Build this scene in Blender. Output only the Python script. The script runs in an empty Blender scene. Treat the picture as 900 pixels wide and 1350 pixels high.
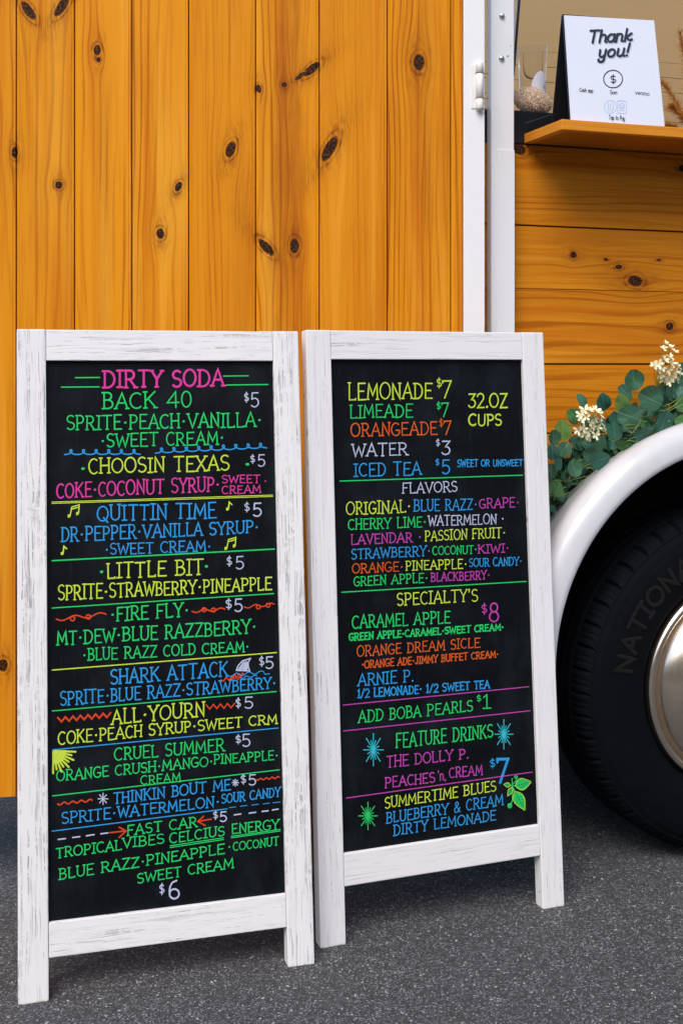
import bpy, bmesh, math, random
from mathutils import Vector, Matrix, Euler

random.seed(7)
R = math.radians
SC = bpy.context.scene
COL = SC.collection

# ------------------------------------------------------------------ camera, world, sun, exposure
CAM_H, FPX, CX, HY = 1.061, 1600.0, 450.0, 483.6      # photo pixels (900 x 1350)
cd = bpy.data.cameras.new("camera")
cam = bpy.data.objects.new("camera", cd)
COL.objects.link(cam)
cam.location = (0, 0, CAM_H)
cam.rotation_euler = (R(90), 0, 0)
cd.sensor_fit = 'VERTICAL'
cd.sensor_height = 36
cd.lens = FPX / 1350 * 36
cd.shift_y = -(675 - HY) / 1350
cd.clip_start = 0.05
cd.clip_end = 1000
SC.camera = cam

SUN_EL, SUN_AZ = 50, -20       # azimuth: sun stands behind the camera, to its left
w = bpy.data.worlds.new("World")
SC.world = w
w.use_nodes = True
nt = w.node_tree
sky = nt.nodes.new("ShaderNodeTexSky")
sky.sky_type = 'NISHITA'
sky.sun_disc = False
sky.sun_elevation = R(SUN_EL)
sky.sun_rotation = R(180 + SUN_AZ * -1)
sky.air_density = 1.0
sky.dust_density = 2.5
nt.links.new(sky.outputs[0], nt.nodes["Background"].inputs[0])
nt.nodes["Background"].inputs[1].default_value = 0.135
sd = bpy.data.lights.new("sun", 'SUN')
sun = bpy.data.objects.new("sun", sd)
COL.objects.link(sun)
sd.energy = 1.9
sd.angle = R(38)
sd.color = (1.0, 0.95, 0.88)
# direction towards the sun
a = R(SUN_AZ)
sdir = Vector((math.sin(a) * math.cos(R(SUN_EL)), -math.cos(a) * math.cos(R(SUN_EL)), math.sin(R(SUN_EL))))
sun.rotation_euler = sdir.to_track_quat('Z', 'Y').to_euler()
SC.view_settings.view_transform = 'Standard'
SC.view_settings.look = 'None'
SC.view_settings.exposure = 0.52
SC.view_settings.gamma = 1.0


# ------------------------------------------------------------------ node helpers
class NT:
    def __init__(s, name):
        s.m = bpy.data.materials.new(name)
        s.m.use_nodes = True
        s.t = s.m.node_tree
        s.b = s.t.nodes["Principled BSDF"]
        s._co = None

    def n(s, typ, **kw):
        nd = s.t.nodes.new(typ)
        for k, v in kw.items():
            setattr(nd, k, v)
        return nd

    def put(s, sock, v):
        if isinstance(v, (int, float)):
            sock.default_value = v
        elif isinstance(v, tuple):
            sock.default_value = v if len(v) == len(sock.default_value) else v + (1,)
        else:
            s.t.links.new(v, sock)

    def math(s, op, a, b=None, c=None, clamp=False):
        nd = s.n("ShaderNodeMath", operation=op, use_clamp=clamp)
        s.put(nd.inputs[0], a)
        if b is not None: s.put(nd.inputs[1], b)
        if c is not None: s.put(nd.inputs[2], c)
        return nd.outputs[0]

    def add(s, a, b): return s.math('ADD', a, b)
    def sub(s, a, b): return s.math('SUBTRACT', a, b)
    def mul(s, a, b): return s.math('MULTIPLY', a, b)
    def mx(s, a, b): return s.math('MAXIMUM', a, b)
    def exp_neg(s, a): return s.math('EXPONENT', s.mul(a, -1.0))

    def ramp01(s, v, lo, hi):
        nd = s.n("ShaderNodeMapRange", interpolation_type='SMOOTHSTEP')
        s.put(nd.inputs[0], v)
        nd.inputs[1].default_value = lo
        nd.inputs[2].default_value = hi
        nd.inputs[3].default_value = 0
        nd.inputs[4].default_value = 1
        return nd.outputs[0]

    def co(s):
        if s._co is None:
            tc = s.n("ShaderNodeTexCoord")
            sp = s.n("ShaderNodeSeparateXYZ")
            s.t.links.new(tc.outputs["Object"], sp.inputs[0])
            s._co = sp.outputs
        return s._co

    def rnd(s):
        return s.n("ShaderNodeObjectInfo").outputs["Random"]

    def vec(s, x, y, z):
        nd = s.n("ShaderNodeCombineXYZ")
        s.put(nd.inputs[0], x); s.put(nd.inputs[1], y); s.put(nd.inputs[2], z)
        return nd.outputs[0]

    def noise(s, v, scale=1.0, detail=3.0, rough=0.55, w=None, dist=0.0):
        nd = s.n("ShaderNodeTexNoise", noise_dimensions='4D' if w is not None else '3D')
        s.put(nd.inputs["Vector"], v)
        nd.inputs["Scale"].default_value = scale
        nd.inputs["Detail"].default_value = detail
        nd.inputs["Roughness"].default_value = rough
        nd.inputs["Distortion"].default_value = dist
        if w is not None: s.put(nd.inputs["W"], w)
        return nd.outputs[0]

    def mix(s, f, a, b, blend='MIX'):
        nd = s.n("ShaderNodeMix", data_type='RGBA', blend_type=blend)
        s.put(nd.inputs[0], f); s.put(nd.inputs[6], a); s.put(nd.inputs[7], b)
        return nd.outputs[2]

    def bump(s, h, strength=0.3, dist=0.001):
        nd = s.n("ShaderNodeBump")
        nd.inputs["Strength"].default_value = strength
        nd.inputs["Distance"].default_value = dist
        s.put(nd.inputs["Height"], h)
        s.t.links.new(nd.outputs[0], s.b.inputs["Normal"])

    def fin(s, color=None, rough=None, metal=None, spec=None):
        if color is not None: s.put(s.b.inputs["Base Color"], color)
        if rough is not None: s.put(s.b.inputs["Roughness"], rough)
        if metal is not None: s.put(s.b.inputs["Metallic"], metal)
        if spec is not None: s.put(s.b.inputs["Specular IOR Level"], spec)
        return s.m


def paint(name, col, rough=0.5, metal=0.0, var=0.06, scale=60, spec=0.5, bump=0.0):
    k = NT(name)
    x, y, z = k.co()
    n = k.noise(k.vec(x, y, z), scale, 4)
    c = k.mix(n, tuple(max(0, v * (1 - var)) for v in col), tuple(min(1, v * (1 + var)) for v in col))
    if bump: k.bump(n, bump, 0.001)
    return k.fin(c, rough, metal, spec)


def pine(name, along, knots, bands=(), light=(0.76, 0.30, 0.02), dark=(0.40, 0.115, 0.008), shift=0.0, freq=62.0):
    """stained knotty pine. along = axis of the grain ('z' or 'x'); knots = (across, along, r_across, r_along, tilt)"""
    k = NT(name)
    x, y, z = k.co()
    if along == 'z': s0, l0 = x, z
    else: s0, l0 = z, x
    core = None; halo = None; disp = None; rim = None; qn = None
    if knots:
        qn = k.mul(k.sub(k.noise(k.vec(k.mul(s0, 130.0), 7.0, k.mul(l0, 90.0)), 1.0, 3, 0.6), 0.5), 1.1)
    for (ks, kl, ra, rl, tilt) in knots:
        ds = k.sub(s0, ks); dl = k.sub(l0, kl)
        ct, st = math.cos(tilt), math.sin(tilt)
        a_ = k.add(k.mul(ds, ct / ra), k.mul(dl, st / ra))
        b_ = k.add(k.mul(ds, -st / rl), k.mul(dl, ct / rl))
        q = k.math('MAXIMUM', k.add(k.add(k.mul(a_, a_), k.mul(b_, b_)), k.mul(qn, .45)), 0.0)
        c_ = k.sub(1.0, k.ramp01(q, 0.62, 1.05))
        rq = k.sub(k.math('SQRT', q), 1.42)
        r_ = k.exp_neg(k.mul(k.mul(rq, rq), 42.0))
        lq = k.add(k.mul(a_, a_), k.mul(k.mul(b_, b_), 0.42))
        h_ = k.exp_neg(k.mul(lq, 0.24))
        wa = k.mul(ds, 1 / (ra * 2.6)); wl = k.mul(dl, 1 / (rl * 3.6))
        e_ = k.mul(k.mul(ds, -0.86), k.exp_neg(k.add(k.mul(wa, wa), k.mul(wl, wl))))
        core = c_ if core is None else k.mx(core, c_)
        rim = r_ if rim is None else k.mx(rim, r_)
        halo = h_ if halo is None else k.mx(halo, h_)
        disp = e_ if disp is None else k.add(disp, e_)
    r = k.mul(k.rnd(), 37.0)
    s = s0 if disp is None else k.add(s0, disp)
    slow = k.noise(k.vec(k.mul(s, 7.0), 0.0, k.mul(l0, 0.75)), 1.0, 2, 0.5, w=r)
    ph = k.add(k.mul(s, freq), k.mul(slow, 8.0))
    slow2 = k.noise(k.vec(k.mul(s, 16.0), 3.0, k.mul(l0, 0.9)), 1.0, 1, 0.5, w=r)
    ring = k.math('SINE', k.mul(ph, 6.283))
    ring = k.ramp01(ring, 0.35, 1.0)
    ring = k.mul(ring, k.add(.14, k.ramp01(slow2, 0.34, 0.64)))
    fib = k.noise(k.vec(k.mul(s, 420.0), 0.0, k.mul(l0, 7.0)), 1.0, 3, 0.6, w=r)
    wide = k.noise(k.vec(k.mul(s, 22.0), 5.0, k.mul(l0, 1.6)), 1.0, 3, 0.6, w=r)
    blot = k.noise(k.vec(k.mul(s0, 9.0), 9.0, k.mul(l0, 4.0)), 1.0, 3, 0.6, w=r)
    pore = k.noise(k.vec(k.mul(s0, 500.0), 2.0, k.mul(l0, 160.0)), 1.0, 2, 0.5)
    f = k.add(k.mul(ring, 0.58), k.mul(k.sub(fib, 0.5), 1.25))
    f = k.add(f, k.mul(k.sub(wide, 0.45), 1.25))
    thin = k.noise(k.vec(k.mul(s, 190.0), 6.0, k.mul(l0, 1.8)), 1.0, 2, 0.5, w=r)
    f = k.add(f, k.mul(k.ramp01(thin, .56, .72), .38))
    f = k.add(f, k.mul(k.sub(blot, 0.5), 0.55))
    f = k.add(f, k.mul(k.ramp01(pore, 0.70, 0.8), 0.35))
    f = k.add(f, k.mul(k.sub(k.rnd(), 0.5), 0.46))
    f = k.math('ADD', f, 0.10 + shift, clamp=True)
    c = k.mix(f, light, dark)
    red = k.noise(k.vec(k.mul(s, 34.0), 11.0, k.mul(l0, 1.3)), 1.0, 2, 0.5, w=r)
    c = k.mix(k.mul(k.ramp01(red, .50, .70), .50), c, (0.55, 0.135, 0.005))
    tone = k.math('FRACT', k.mul(k.rnd(), 7.31))
    c = k.mix(k.mul(tone, .34), c, (0.52, 0.165, 0.006))
    pale = k.noise(k.vec(k.mul(s, 26.0), 13.0, k.mul(l0, 1.0)), 1.0, 2, 0.5, w=r)
    c = k.mix(k.mul(k.ramp01(pale, .52, .74), .42), c, (0.86, 0.42, 0.045))
    for (bs, bw, l_lo, l_hi, amt) in bands:
        wob = k.mul(k.sub(k.noise(k.vec(k.mul(s0, 10.0), 1.0, k.mul(l0, 3.5)), 1.0, 3), 0.5), bw * 1.5)
        dd = k.mul(k.sub(k.add(s0, wob), bs), 1 / bw)
        g = k.exp_neg(k.math('POWER', k.math('ABSOLUTE', dd), 4.0))
        g = k.mul(g, k.ramp01(l0, l_lo - .06, l_lo + .06))
        g = k.mul(g, k.sub(1.0, k.ramp01(l0, l_hi - .06, l_hi + .06)))
        g = k.mul(g, k.add(.62, k.mul(k.ramp01(fib, .38, .62), .38)))
        g = k.mul(g, k.add(.55, k.mul(k.ramp01(blot, .35, .6), .45)))
        c = k.mix(k.mul(g, amt), c, (0.30, 0.070, 0.006))
    if halo is not None:
        hn = k.noise(k.vec(k.mul(s, 230.0), 0.0, k.mul(l0, 40.0)), 1.0, 3, 0.65)
        hs = k.ramp01(hn, .38, .66)
        c = k.mix(k.mul(halo, k.add(0.10, k.mul(hs, 0.72))), c, (0.24, 0.055, 0.006))
        c = k.mix(k.mul(rim, k.add(0.25, k.mul(hs, 0.5))), c, (0.13, 0.028, 0.006))
        kc = k.mix(k.ramp01(k.noise(k.vec(k.mul(s0, 260.0), 3.0, k.mul(l0, 200.0)), 1.0, 3, 0.7), .44, .66), (0.010, 0.006, 0.005), (0.150, 0.048, 0.014))
        c = k.mix(core, c, kc)
    k.bump(k.add(k.mul(fib, 0.5), k.mul(ring, 0.4)), 0.25, 0.0006)
    return k.fin(c, k.add(0.42, k.mul(blot, 0.2)), 0.0, 0.10)


def whitewash(name, along, amount):
    k = NT(name)
    x, y, z = k.co()
    s0, l0 = (x, z) if along == 'z' else (z, x)
    r = k.mul(k.rnd(), 53.0)
    wob = k.mul(k.sub(k.noise(k.vec(k.mul(s0, 40.0), y, k.mul(l0, 14.0)), 1.0, 3, w=r), 0.5), 0.009)
    s = k.add(s0, wob)
    fine = k.noise(k.vec(k.mul(s, 820.0), k.mul(y, 80.0), k.mul(l0, 9.0)), 1.0, 2, 0.6, w=r)
    mid = k.noise(k.vec(k.mul(s, 170.0), k.mul(y, 80.0), k.mul(l0, 5.0)), 1.0, 2, 0.5, w=r)
    brk = k.noise(k.vec(k.mul(s0, 60.0), 4.0, k.mul(l0, 70.0)), 1.0, 3, 0.7, w=r)
    area = k.noise(k.vec(k.mul(s0, 14.0), 8.0, k.mul(l0, 7.0)), 1.0, 3, 0.6, w=r)
    crack = k.ramp01(k.add(fine, k.mul(k.sub(area, 0.5), 0.26)), 0.645 - amount * .105, 0.69 - amount * .105)
    crack = k.mul(crack, k.ramp01(brk, 0.40, 0.52))
    soft = k.ramp01(mid, 0.50, 0.74)
    c = k.mix(k.noise(k.vec(k.mul(x, 9.0), y, k.mul(z, 9.0)), 1.0, 3), (0.80, 0.79, 0.79), (0.74, 0.74, 0.765))
    c = k.mix(k.mul(soft, 0.20 + 0.06 * amount), c, (0.42, 0.42, 0.46))
    c = k.mix(k.mul(crack, 0.46 + 0.34 * amount), c, (0.10, 0.085, 0.075))
    # bare wood where the paint is knocked off at the cut ends
    chip = k.noise(k.vec(k.mul(x, 130.0), k.mul(y, 130.0), k.mul(z, 130.0)), 1.0, 3)
    foot = k.sub(1.0, k.ramp01(k.add(z, k.mul(chip, 0.012)), 0.004, 0.010))
    c = k.mix(foot, c, (0.30, 0.15, 0.07))
    k.bump(k.sub(1.0, k.add(k.mul(crack, 0.8), k.mul(soft, 0.3))), 0.55, 0.0012)
    return k.fin(c, 0.55, 0.0, 0.35)


# ------------------------------------------------------------------ mesh helpers
class MB:
    """collects shapes, then becomes one mesh object"""
    def __init__(s):
        s.v = []; s.f = []; s.mi = []; s.sm = []

    def raw(s, v, f, mi=0, smooth=False):
        o = len(s.v)
        s.v += [tuple(p) for p in v]
        s.f += [tuple(i + o for i in q) for q in f]
        s.mi += [mi] * len(f); s.sm += [smooth] * len(f)
        return s

    def box(s, a, b, bev=0.0, mi=0):
        (x0, y0, z0), (x1, y1, z1) = a, b
        if bev <= 0:
            v = [(x0, y0, z0), (x1, y0, z0), (x1, y1, z0), (x0, y1, z0), (x0, y0, z1), (x1, y0, z1), (x1, y1, z1), (x0, y1, z1)]
            return s.raw(v, [(3, 2, 1, 0), (4, 5, 6, 7), (0, 1, 5, 4), (1, 2, 6, 5), (2, 3, 7, 6), (3, 0, 4, 7)], mi)
        bm = bmesh.new()
        bmesh.ops.create_cube(bm, size=1)
        for v in bm.verts:
            v.co = Vector(((x0 + x1) / 2 + v.co.x * (x1 - x0), (y0 + y1) / 2 + v.co.y * (y1 - y0), (z0 + z1) / 2 + v.co.z * (z1 - z0)))
        bmesh.ops.bevel(bm, geom=bm.edges[:], offset=bev, segments=2, affect='EDGES', profile=0.6)
        bm.verts.index_update()
        s.raw([v.co[:] for v in bm.verts], [[v.index for v in f.verts] for f in bm.faces], mi)
        bm.free()
        return s

    def tube(s, pts, rad, n=8, mi=0, cap=True):
        pts = [Vector(p) for p in pts]
        m = len(pts)
        rads = rad if isinstance(rad, (list, tuple)) else [rad] * m
        t0 = (pts[1] - pts[0]).normalized()
        up = Vector((0, 0, 1)) if abs(t0.z) < 0.9 else Vector((1, 0, 0))
        v = []
        for i, p in enumerate(pts):
            t = (pts[min(i + 1, m - 1)] - pts[max(i - 1, 0)]).normalized()
            a_ = t.cross(up).normalized(); b_ = a_.cross(t).normalized(); up = b_
            for j in range(n):
                an = 2 * math.pi * j / n
                v.append(p + (a_ * math.cos(an) + b_ * math.sin(an)) * rads[i])
        f = [(i * n + j, i * n + (j + 1) % n, (i + 1) * n + (j + 1) % n, (i + 1) * n + j) for i in range(m - 1) for j in range(n)]
        s.raw(v, f, mi, True)
        if cap:
            s.raw([v[j] for j in range(n)], [tuple(range(n))], mi)
            s.raw([v[(m - 1) * n + j] for j in range(n)], [tuple(range(n))[::-1]], mi)
        return s

    def lathe(s, prof, n, c=(0, 0, 0), axis='y', mi=0, a0=0.0, a1=2 * math.pi, rf=None, smooth=True):
        full = abs(a1 - a0 - 2 * math.pi) < 1e-6
        m = n if full else n + 1
        v = []
        for i in range(m):
            an = a0 + (a1 - a0) * i / n
            for j, (r, h) in enumerate(prof):
                if rf: r = rf(i, j, r)
                if axis == 'y': v.append((c[0] + r * math.cos(an), c[1] + h, c[2] + r * math.sin(an)))
                else: v.append((c[0] + r * math.cos(an), c[1] + r * math.sin(an), c[2] + h))
        k = len(prof)
        f = []
        for i in range(n):
            i2 = (i + 1) % m
            for j in range(k - 1):
                f.append((i * k + j, i * k + j + 1, i2 * k + j + 1, i2 * k + j))
        return s.raw(v, f, mi, smooth)

    def build(s, name, mats, parent=None):
        me = bpy.data.meshes.new(name)
        me.from_pydata(s.v, [], s.f)
        if not isinstance(mats, (list, tuple)): mats = [mats]
        for m in mats: me.materials.append(m)
        me.polygons.foreach_set("material_index", s.mi)
        me.polygons.foreach_set("use_smooth", s.sm)
        me.update()
        o = bpy.data.objects.new(name, me)
        COL.objects.link(o)
        if parent: o.parent = parent
        return o


def fixn(o):
    bm = bmesh.new(); bm.from_mesh(o.data)
    bmesh.ops.recalc_face_normals(bm, faces=bm.faces)
    bm.to_mesh(o.data); bm.free()
    return o


def tag(o, label=None, cat=None, group=None, kind=None):
    if label: o["label"] = label
    if cat: o["category"] = cat
    if group: o["group"] = group
    if kind: o["kind"] = kind
    return o


def empty(name, loc, rz=0, parent=None):
    o = bpy.data.objects.new(name, None)
    COL.objects.link(o)
    o.location = loc; o.rotation_euler = (0, 0, rz)
    o.empty_display_size = 0.1
    if parent: o.parent = parent
    return o


class Frame:
    """a plane standing in the world: origin, axis along, axis up; at(px,py) says where on it the photo shows a point"""
    def __init__(s, o, yaw, lean=0.0, inset=0.0):
        s.u = Vector((math.cos(yaw), math.sin(yaw), 0))
        b = Vector((-math.sin(yaw), math.cos(yaw), 0))
        s.up = Vector((0, 0, 1)) * math.cos(lean) + b * math.sin(lean)
        s.n = s.u.cross(s.up).normalized()        # towards the viewer
        s.b = -s.n
        s.o = Vector(o)
        s.inset = inset

    def at(s, px, py, inset=None):
        ins = s.inset if inset is None else inset
        o = s.o + s.b * ins
        ray = Vector(((px - CX) / FPX, 1, -(py - HY) / FPX))
        c = Vector((0, 0, CAM_H))
        t = s.n.dot(o - c) / s.n.dot(ray)
        q = c + ray * t - o
        return q.dot(s.u), q.dot(s.up)

    def matrix(s):
        m = Matrix((s.u, s.b, s.up)).transposed().to_4x4()
        m.translation = s.o
        return m


# ------------------------------------------------------------------ hand lettering (stroke alphabet)
def arc(cx, cy, rx, ry, a0, a1, n=10):
    return [(cx + rx * math.cos(R(a0 + (a1 - a0) * i / n)), cy + ry * math.sin(R(a0 + (a1 - a0) * i / n))) for i in range(n + 1)]


G = {}
def g(ch, wd, strokes, serifs=()): G[ch] = (wd, strokes, list(serifs))
g('A', .66, [[(0, 0), (.33, 1), (.66, 0)], [(.13, .36), (.53, .36)]], [(0, 0), (.66, 0)])
g('B', .56, [[(.08, 0), (.08, 1)], [(-.02, 1), (.26, 1)] + arc(.26, .765, .22, .235, 90, -90) + [(.08, .53)],
             [(.26, .53)] + arc(.28, .265, .27, .265, 90, -90) + [(-.02, 0)]])
g('C', .58, [arc(.33, .5, .33, .5, 52, 308, 16)], [])
g('D', .62, [[(.08, 0), (.08, 1)], [(-.03, 1), (.22, 1)] + arc(.22, .5, .38, .5, 90, -90, 14) + [(-.03, 0)]])
g('E', .52, [[(.52, 1), (.06, 1), (.06, 0), (.54, 0)], [(.06, .52), (.42, .52)]], [])
g('F', .50, [[(.52, 1), (.06, 1), (.06, 0)], [(.06, .53), (.40, .53)]], [(.06, 0)])
g('G', .62, [arc(.34, .5, .34, .5, 50, 320, 16) + [(.62, .42), (.36, .42)]], [])
g('H', .60, [[(.05, 0), (.05, 1)], [(.55, 0), (.55, 1)], [(.05, .5), (.55, .5)]], [(.05, 0), (.05, 1), (.55, 0), (.55, 1)])
g('I', .26, [[(.13, 0), (.13, 1)], [(-.02, 1), (.28, 1)], [(-.02, 0), (.28, 0)]])
g('J', .46, [[(.36, 1), (.36, .2)] + arc(.19, .2, .17, .2, 0, -170, 8)], [(.36, 1)])
g('K', .60, [[(.06, 0), (.06, 1)], [(.55, 1), (.06, .42)], [(.2, .58), (.58, 0)]], [(.06, 0), (.06, 1), (.58, 0)])
g('L', .50, [[(.07, 1), (.07, 0), (.50, 0), (.50, .07)]], [(.07, 1)])
g('M', .78, [[(.04, 0), (.10, 1), (.39, .25), (.68, 1), (.74, 0)]], [(.04, 0), (.74, 0)])
g('N', .62, [[(.06, 0), (.06, 1), (.56, 0), (.56, 1)]], [(.06, 0), (.56, 1)])
g('O', .68, [arc(.34, .5, .34, .5, 95, 455, 20)])
g('P', .54, [[(.07, 0), (.07, 1)], [(-.02, 1), (.26, 1)] + arc(.26, .73, .25, .27, 90, -90) + [(.07, .46)]], [(.07, 0)])
g('Q', .70, [arc(.34, .5, .34, .5, 95, 455, 20), [(.40, .22), (.66, -.10)]])
g('R', .60, [[(.07, 0), (.07, 1)], [(-.02, 1), (.27, 1)] + arc(.27, .74, .23, .26, 90, -90) + [(.07, .48)], [(.26, .48), (.58, 0)]], [(.07, 0), (.59, 0)])
g('S', .50, [arc(.26, .755, .235, .245, 40, 250, 10) + arc(.25, .255, .25, .255, 75, -145, 11)])
g('T', .60, [[(0, 1), (.60, 1)], [(.30, 1), (.30, 0)]], [(.30, 0)])
g('U', .62, [[(.05, 1), (.05, .3)] + arc(.31, .3, .26, .3, 180, 360, 10) + [(.57, 1)]], [(.05, 1), (.57, 1)])
g('V', .62, [[(0, 1), (.31, 0), (.62, 1)]], [(0, 1), (.62, 1)])
g('W', .88, [[(0, 1), (.22, 0), (.44, .8), (.66, 0), (.88, 1)]], [(0, 1), (.88, 1)])
g('X', .60, [[(.02, 1), (.58, 0)], [(.58, 1), (.02, 0)]], [(.02, 1), (.58, 1), (.02, 0), (.58, 0)])
g('Y', .60, [[(0, 1), (.30, .48), (.60, 1)], [(.30, .48), (.30, 0)]], [(.30, 0), (0, 1), (.60, 1)])
g('Z', .56, [[(.02, 1), (.54, 1), (.02, 0), (.56, 0)]])
g('0', .52, [arc(.26, .5, .26, .5, 90, 450, 18)])
g('1', .30, [[(.02, .8), (.17, 1), (.17, 0)], [(0, 0), (.34, 0)]])
g('2', .52, [arc(.25, .72, .24, .28, 165, -35, 10) + [(.02, 0), (.52, 0)]])
g('3', .50, [[(.02, 1), (.48, 1), (.22, .6)] + arc(.22, .3, .27, .30, 85, -150, 12)])
g('4', .60, [[(.44, 0), (.44, 1), (.0, .32), (.60, .32)]])
g('5', .50, [[(.46, 1), (.08, 1), (.05, .56)] + arc(.23, .31, .26, .31, 120, -140, 12)])
g('6', .52, [[(.40, 1)] + arc(.36, .42, .32, .56, 115, 180, 6) + arc(.28, .27, .24, .27, 180, 540, 14)])
g('7', .50, [[(.02, .88), (.02, 1), (.50, 1), (.14, 0)]])
g('8', .50, [arc(.25, .76, .20, .24, -90, 270, 14), arc(.25, .27, .25, .27, 90, 450, 14)])
g('$', .50, [arc(.25, .70, .21, .20, 40, 250, 8) + arc(.25, .30, .22, .20, 75, -145, 9), [(.25, 1.08), (.25, -.08)]])
g('&', .66, [[(.64, 0), (.18, .68)] + arc(.28, .80, .14, .19, 200, -30, 8) + [(.08, .40)] + arc(.24, .22, .2, .22, 150, 330, 8) + [(.60, .45)]])
g('.', .14, [[(.07, .02), (.08, .03)]])
g('·', .30, [[(.14, .46), (.16, .47)]])
g("'", .14, [[(.08, 1.02), (.05, .8)]])
g(',', .16, [[(.08, .04), (.02, -.14)]])
g('!', .18, [[(.12, 1), (.08, .30)], [(.07, .02), (.08, .03)]])
g('/', .42, [[(0, -.05), (.42, 1.02)]])
g(' ', .32, [])
# small letters (x-height .62)
g('a', .46, [arc(.22, .31, .22, .31, 60, 400, 14), [(.43, .62), (.43, .06), (.52, 0)]])
g('c', .42, [arc(.24, .31, .23, .31, 50, 310, 12)])
g('d', .48, [arc(.22, .31, .22, .31, 60, 400, 14), [(.44, 1), (.44, 0)]])
g('e', .46, [[(.03, .33), (.44, .33)] + arc(.24, .31, .22, .31, 5, 310, 14)])
g('h', .48, [[(.06, 1), (.06, 0)], [(.06, .38)] + arc(.25, .40, .19, .22, 170, 0, 8) + [(.44, .06), (.52, 0)]])
g('k', .48, [[(.06, 1), (.06, 0)], [(.42, .62), (.10, .28), (.40, .03), (.52, .12)]])
g('m', .70, [[(.04, .62), (.04, 0)], [(.04, .4)] + arc(.18, .42, .14, .2, 170, 0, 7) + [(.32, 0)], [(.32, .4)] + arc(.46, .42, .14, .2, 170, 0, 7) + [(.60, 0)]])
g('n', .48, [[(.05, .62), (.05, 0)], [(.05, .38)] + arc(.23, .40, .18, .22, 170, 0, 8) + [(.41, .05), (.50, 0)]])
g('o', .48, [arc(.23, .31, .23, .31, 90, 450, 14)])
g('p', .48, [[(.05, .62), (.05, -.34)], arc(.25, .31, .21, .31, 160, -180, 14)])
g('s', .38, [arc(.19, .46, .16, .16, 40, 250, 8) + arc(.18, .16, .17, .16, 75, -145, 8)])
g('t', .34, [[(.15, .92), (.15, .12), (.30, .0)], [(0, .62), (.32, .62)]])
g('u', .50, [[(.05, .62), (.05, .2)] + arc(.23, .2, .18, .2, 180, 355, 8), [(.43, .62), (.43, .06), (.54, 0)]])
g('v', .44, [[(0, .62), (.2, 0), (.42, .62)]])
g('y', .48, [[(.03, .62), (.05, .25)] + arc(.22, .22, .17, .2, 180, 340, 6), [(.42, .62), (.40, -.2)] + arc(.22, -.22, .18, .16, 0, -200, 8)])
g('l', .2, [[(.06, 1), (.06, .06), (.16, 0)]])
g('w', .60, [[(0, .62), (.15, 0), (.30, .5), (.45, 0), (.60, .62)]])


def lay(text, serif=True, gap=.17, jit=0.0, slant=0.0):
    """letters laid out on a line one unit high -> strokes, total width"""
    out = []; x = 0.0
    for ch in text:
        wd, st, sf = G[ch]
        dy = random.uniform(-jit, jit); sc = 1 + random.uniform(-jit, jit) * 1.4; rot = random.uniform(-jit, jit) * .8
        sx = 1 + random.uniform(-jit, jit) * 2

        def T(p):
            px, py = p[0] * sx, p[1] * sc
            return (x + px + rot * -py + slant * py, dy + py + rot * px)
        for s in st:
            out.append([T(p) for p in s])
        if serif:
            for (a_, b_) in sf:
                out.append([T((a_ - .085, b_)), T((a_ + .085, b_))])
        x += wd * sx + gap
    return out, x - gap


def ribbon(mb, pts, wd, y, mi=0, round_n=4, dome=0.00035):
    """a painted stroke: a low domed band with round ends, lying on the plane y (facing -y)"""
    P = [Vector((p[0], p[1])) for p in pts]
    Q = [P[0]]
    for p in P[1:]:
        if (p - Q[-1]).length > 1e-5: Q.append(p)
    if len(Q) == 1: Q.append(Q[0] + Vector((wd * .05, 0)))
    n = len(Q); h = wd / 2
    L = []
    def row(c, nn, f): L.append((c + nn * h * f, c, c - nn * h * f))
    for i, p in enumerate(Q):
        d0 = (Q[i] - Q[i - 1]).normalized() if i > 0 else None
        d1 = (Q[i + 1] - Q[i]).normalized() if i < n - 1 else None
        if d0 is None: d0 = d1
        if d1 is None: d1 = d0
        d = d0 + d1
        d = d.normalized() if d.length > 1e-3 else d1
        nn = Vector((-d.y, d.x))
        k = 1 / max(0.45, abs(nn.dot(Vector((-d0.y, d0.x)))))
        if i == 0:
            for a_ in (80, 50, 25): row(p - d1 * h * math.sin(R(a_)), nn, math.cos(R(a_)))
        row(p, nn, k)
        if i == n - 1:
            for a_ in (25, 50, 80): row(p + d0 * h * math.sin(R(a_)), nn, math.cos(R(a_)))
    v = []
    for (a_, c, b_) in L:
        v += [(a_.x, y, a_.y), (c.x, y - dome, c.y), (b_.x, y, b_.y)]
    f = []
    for i in range(len(L) - 1):
        o = i * 3
        f += [(o, o + 3, o + 4, o + 1), (o + 1, o + 4, o + 5, o + 2)]
    mb.raw(v, f, mi, True)


def dens(pts, step):
    out = [pts[0]]
    for a_, b_ in zip(pts, pts[1:]):
        n = max(1, int(math.hypot(b_[0] - a_[0], b_[1] - a_[1]) / step))
        for i in range(1, n + 1): out.append((a_[0] + (b_[0] - a_[0]) * i / n, a_[1] + (b_[1] - a_[1]) * i / n))
    return out


# ------------------------------------------------------------------ materials
def marker(name, col):
    k = NT(name)
    x, y, z = k.co()
    n = k.noise(k.vec(k.mul(x, 700.0), 0.0, k.mul(z, 700.0)), 1.0, 3, 0.7)
    n2 = k.noise(k.vec(k.mul(x, 60.0), 0.0, k.mul(z, 60.0)), 1.0, 2)
    f = k.math('ADD', k.mul(n, 0.5), k.mul(n2, 0.35), clamp=True)
    c = k.mix(f, col, tuple(v * 0.45 for v in col))
    return k.fin(c, 0.6, 0.0, 0.2)


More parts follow.
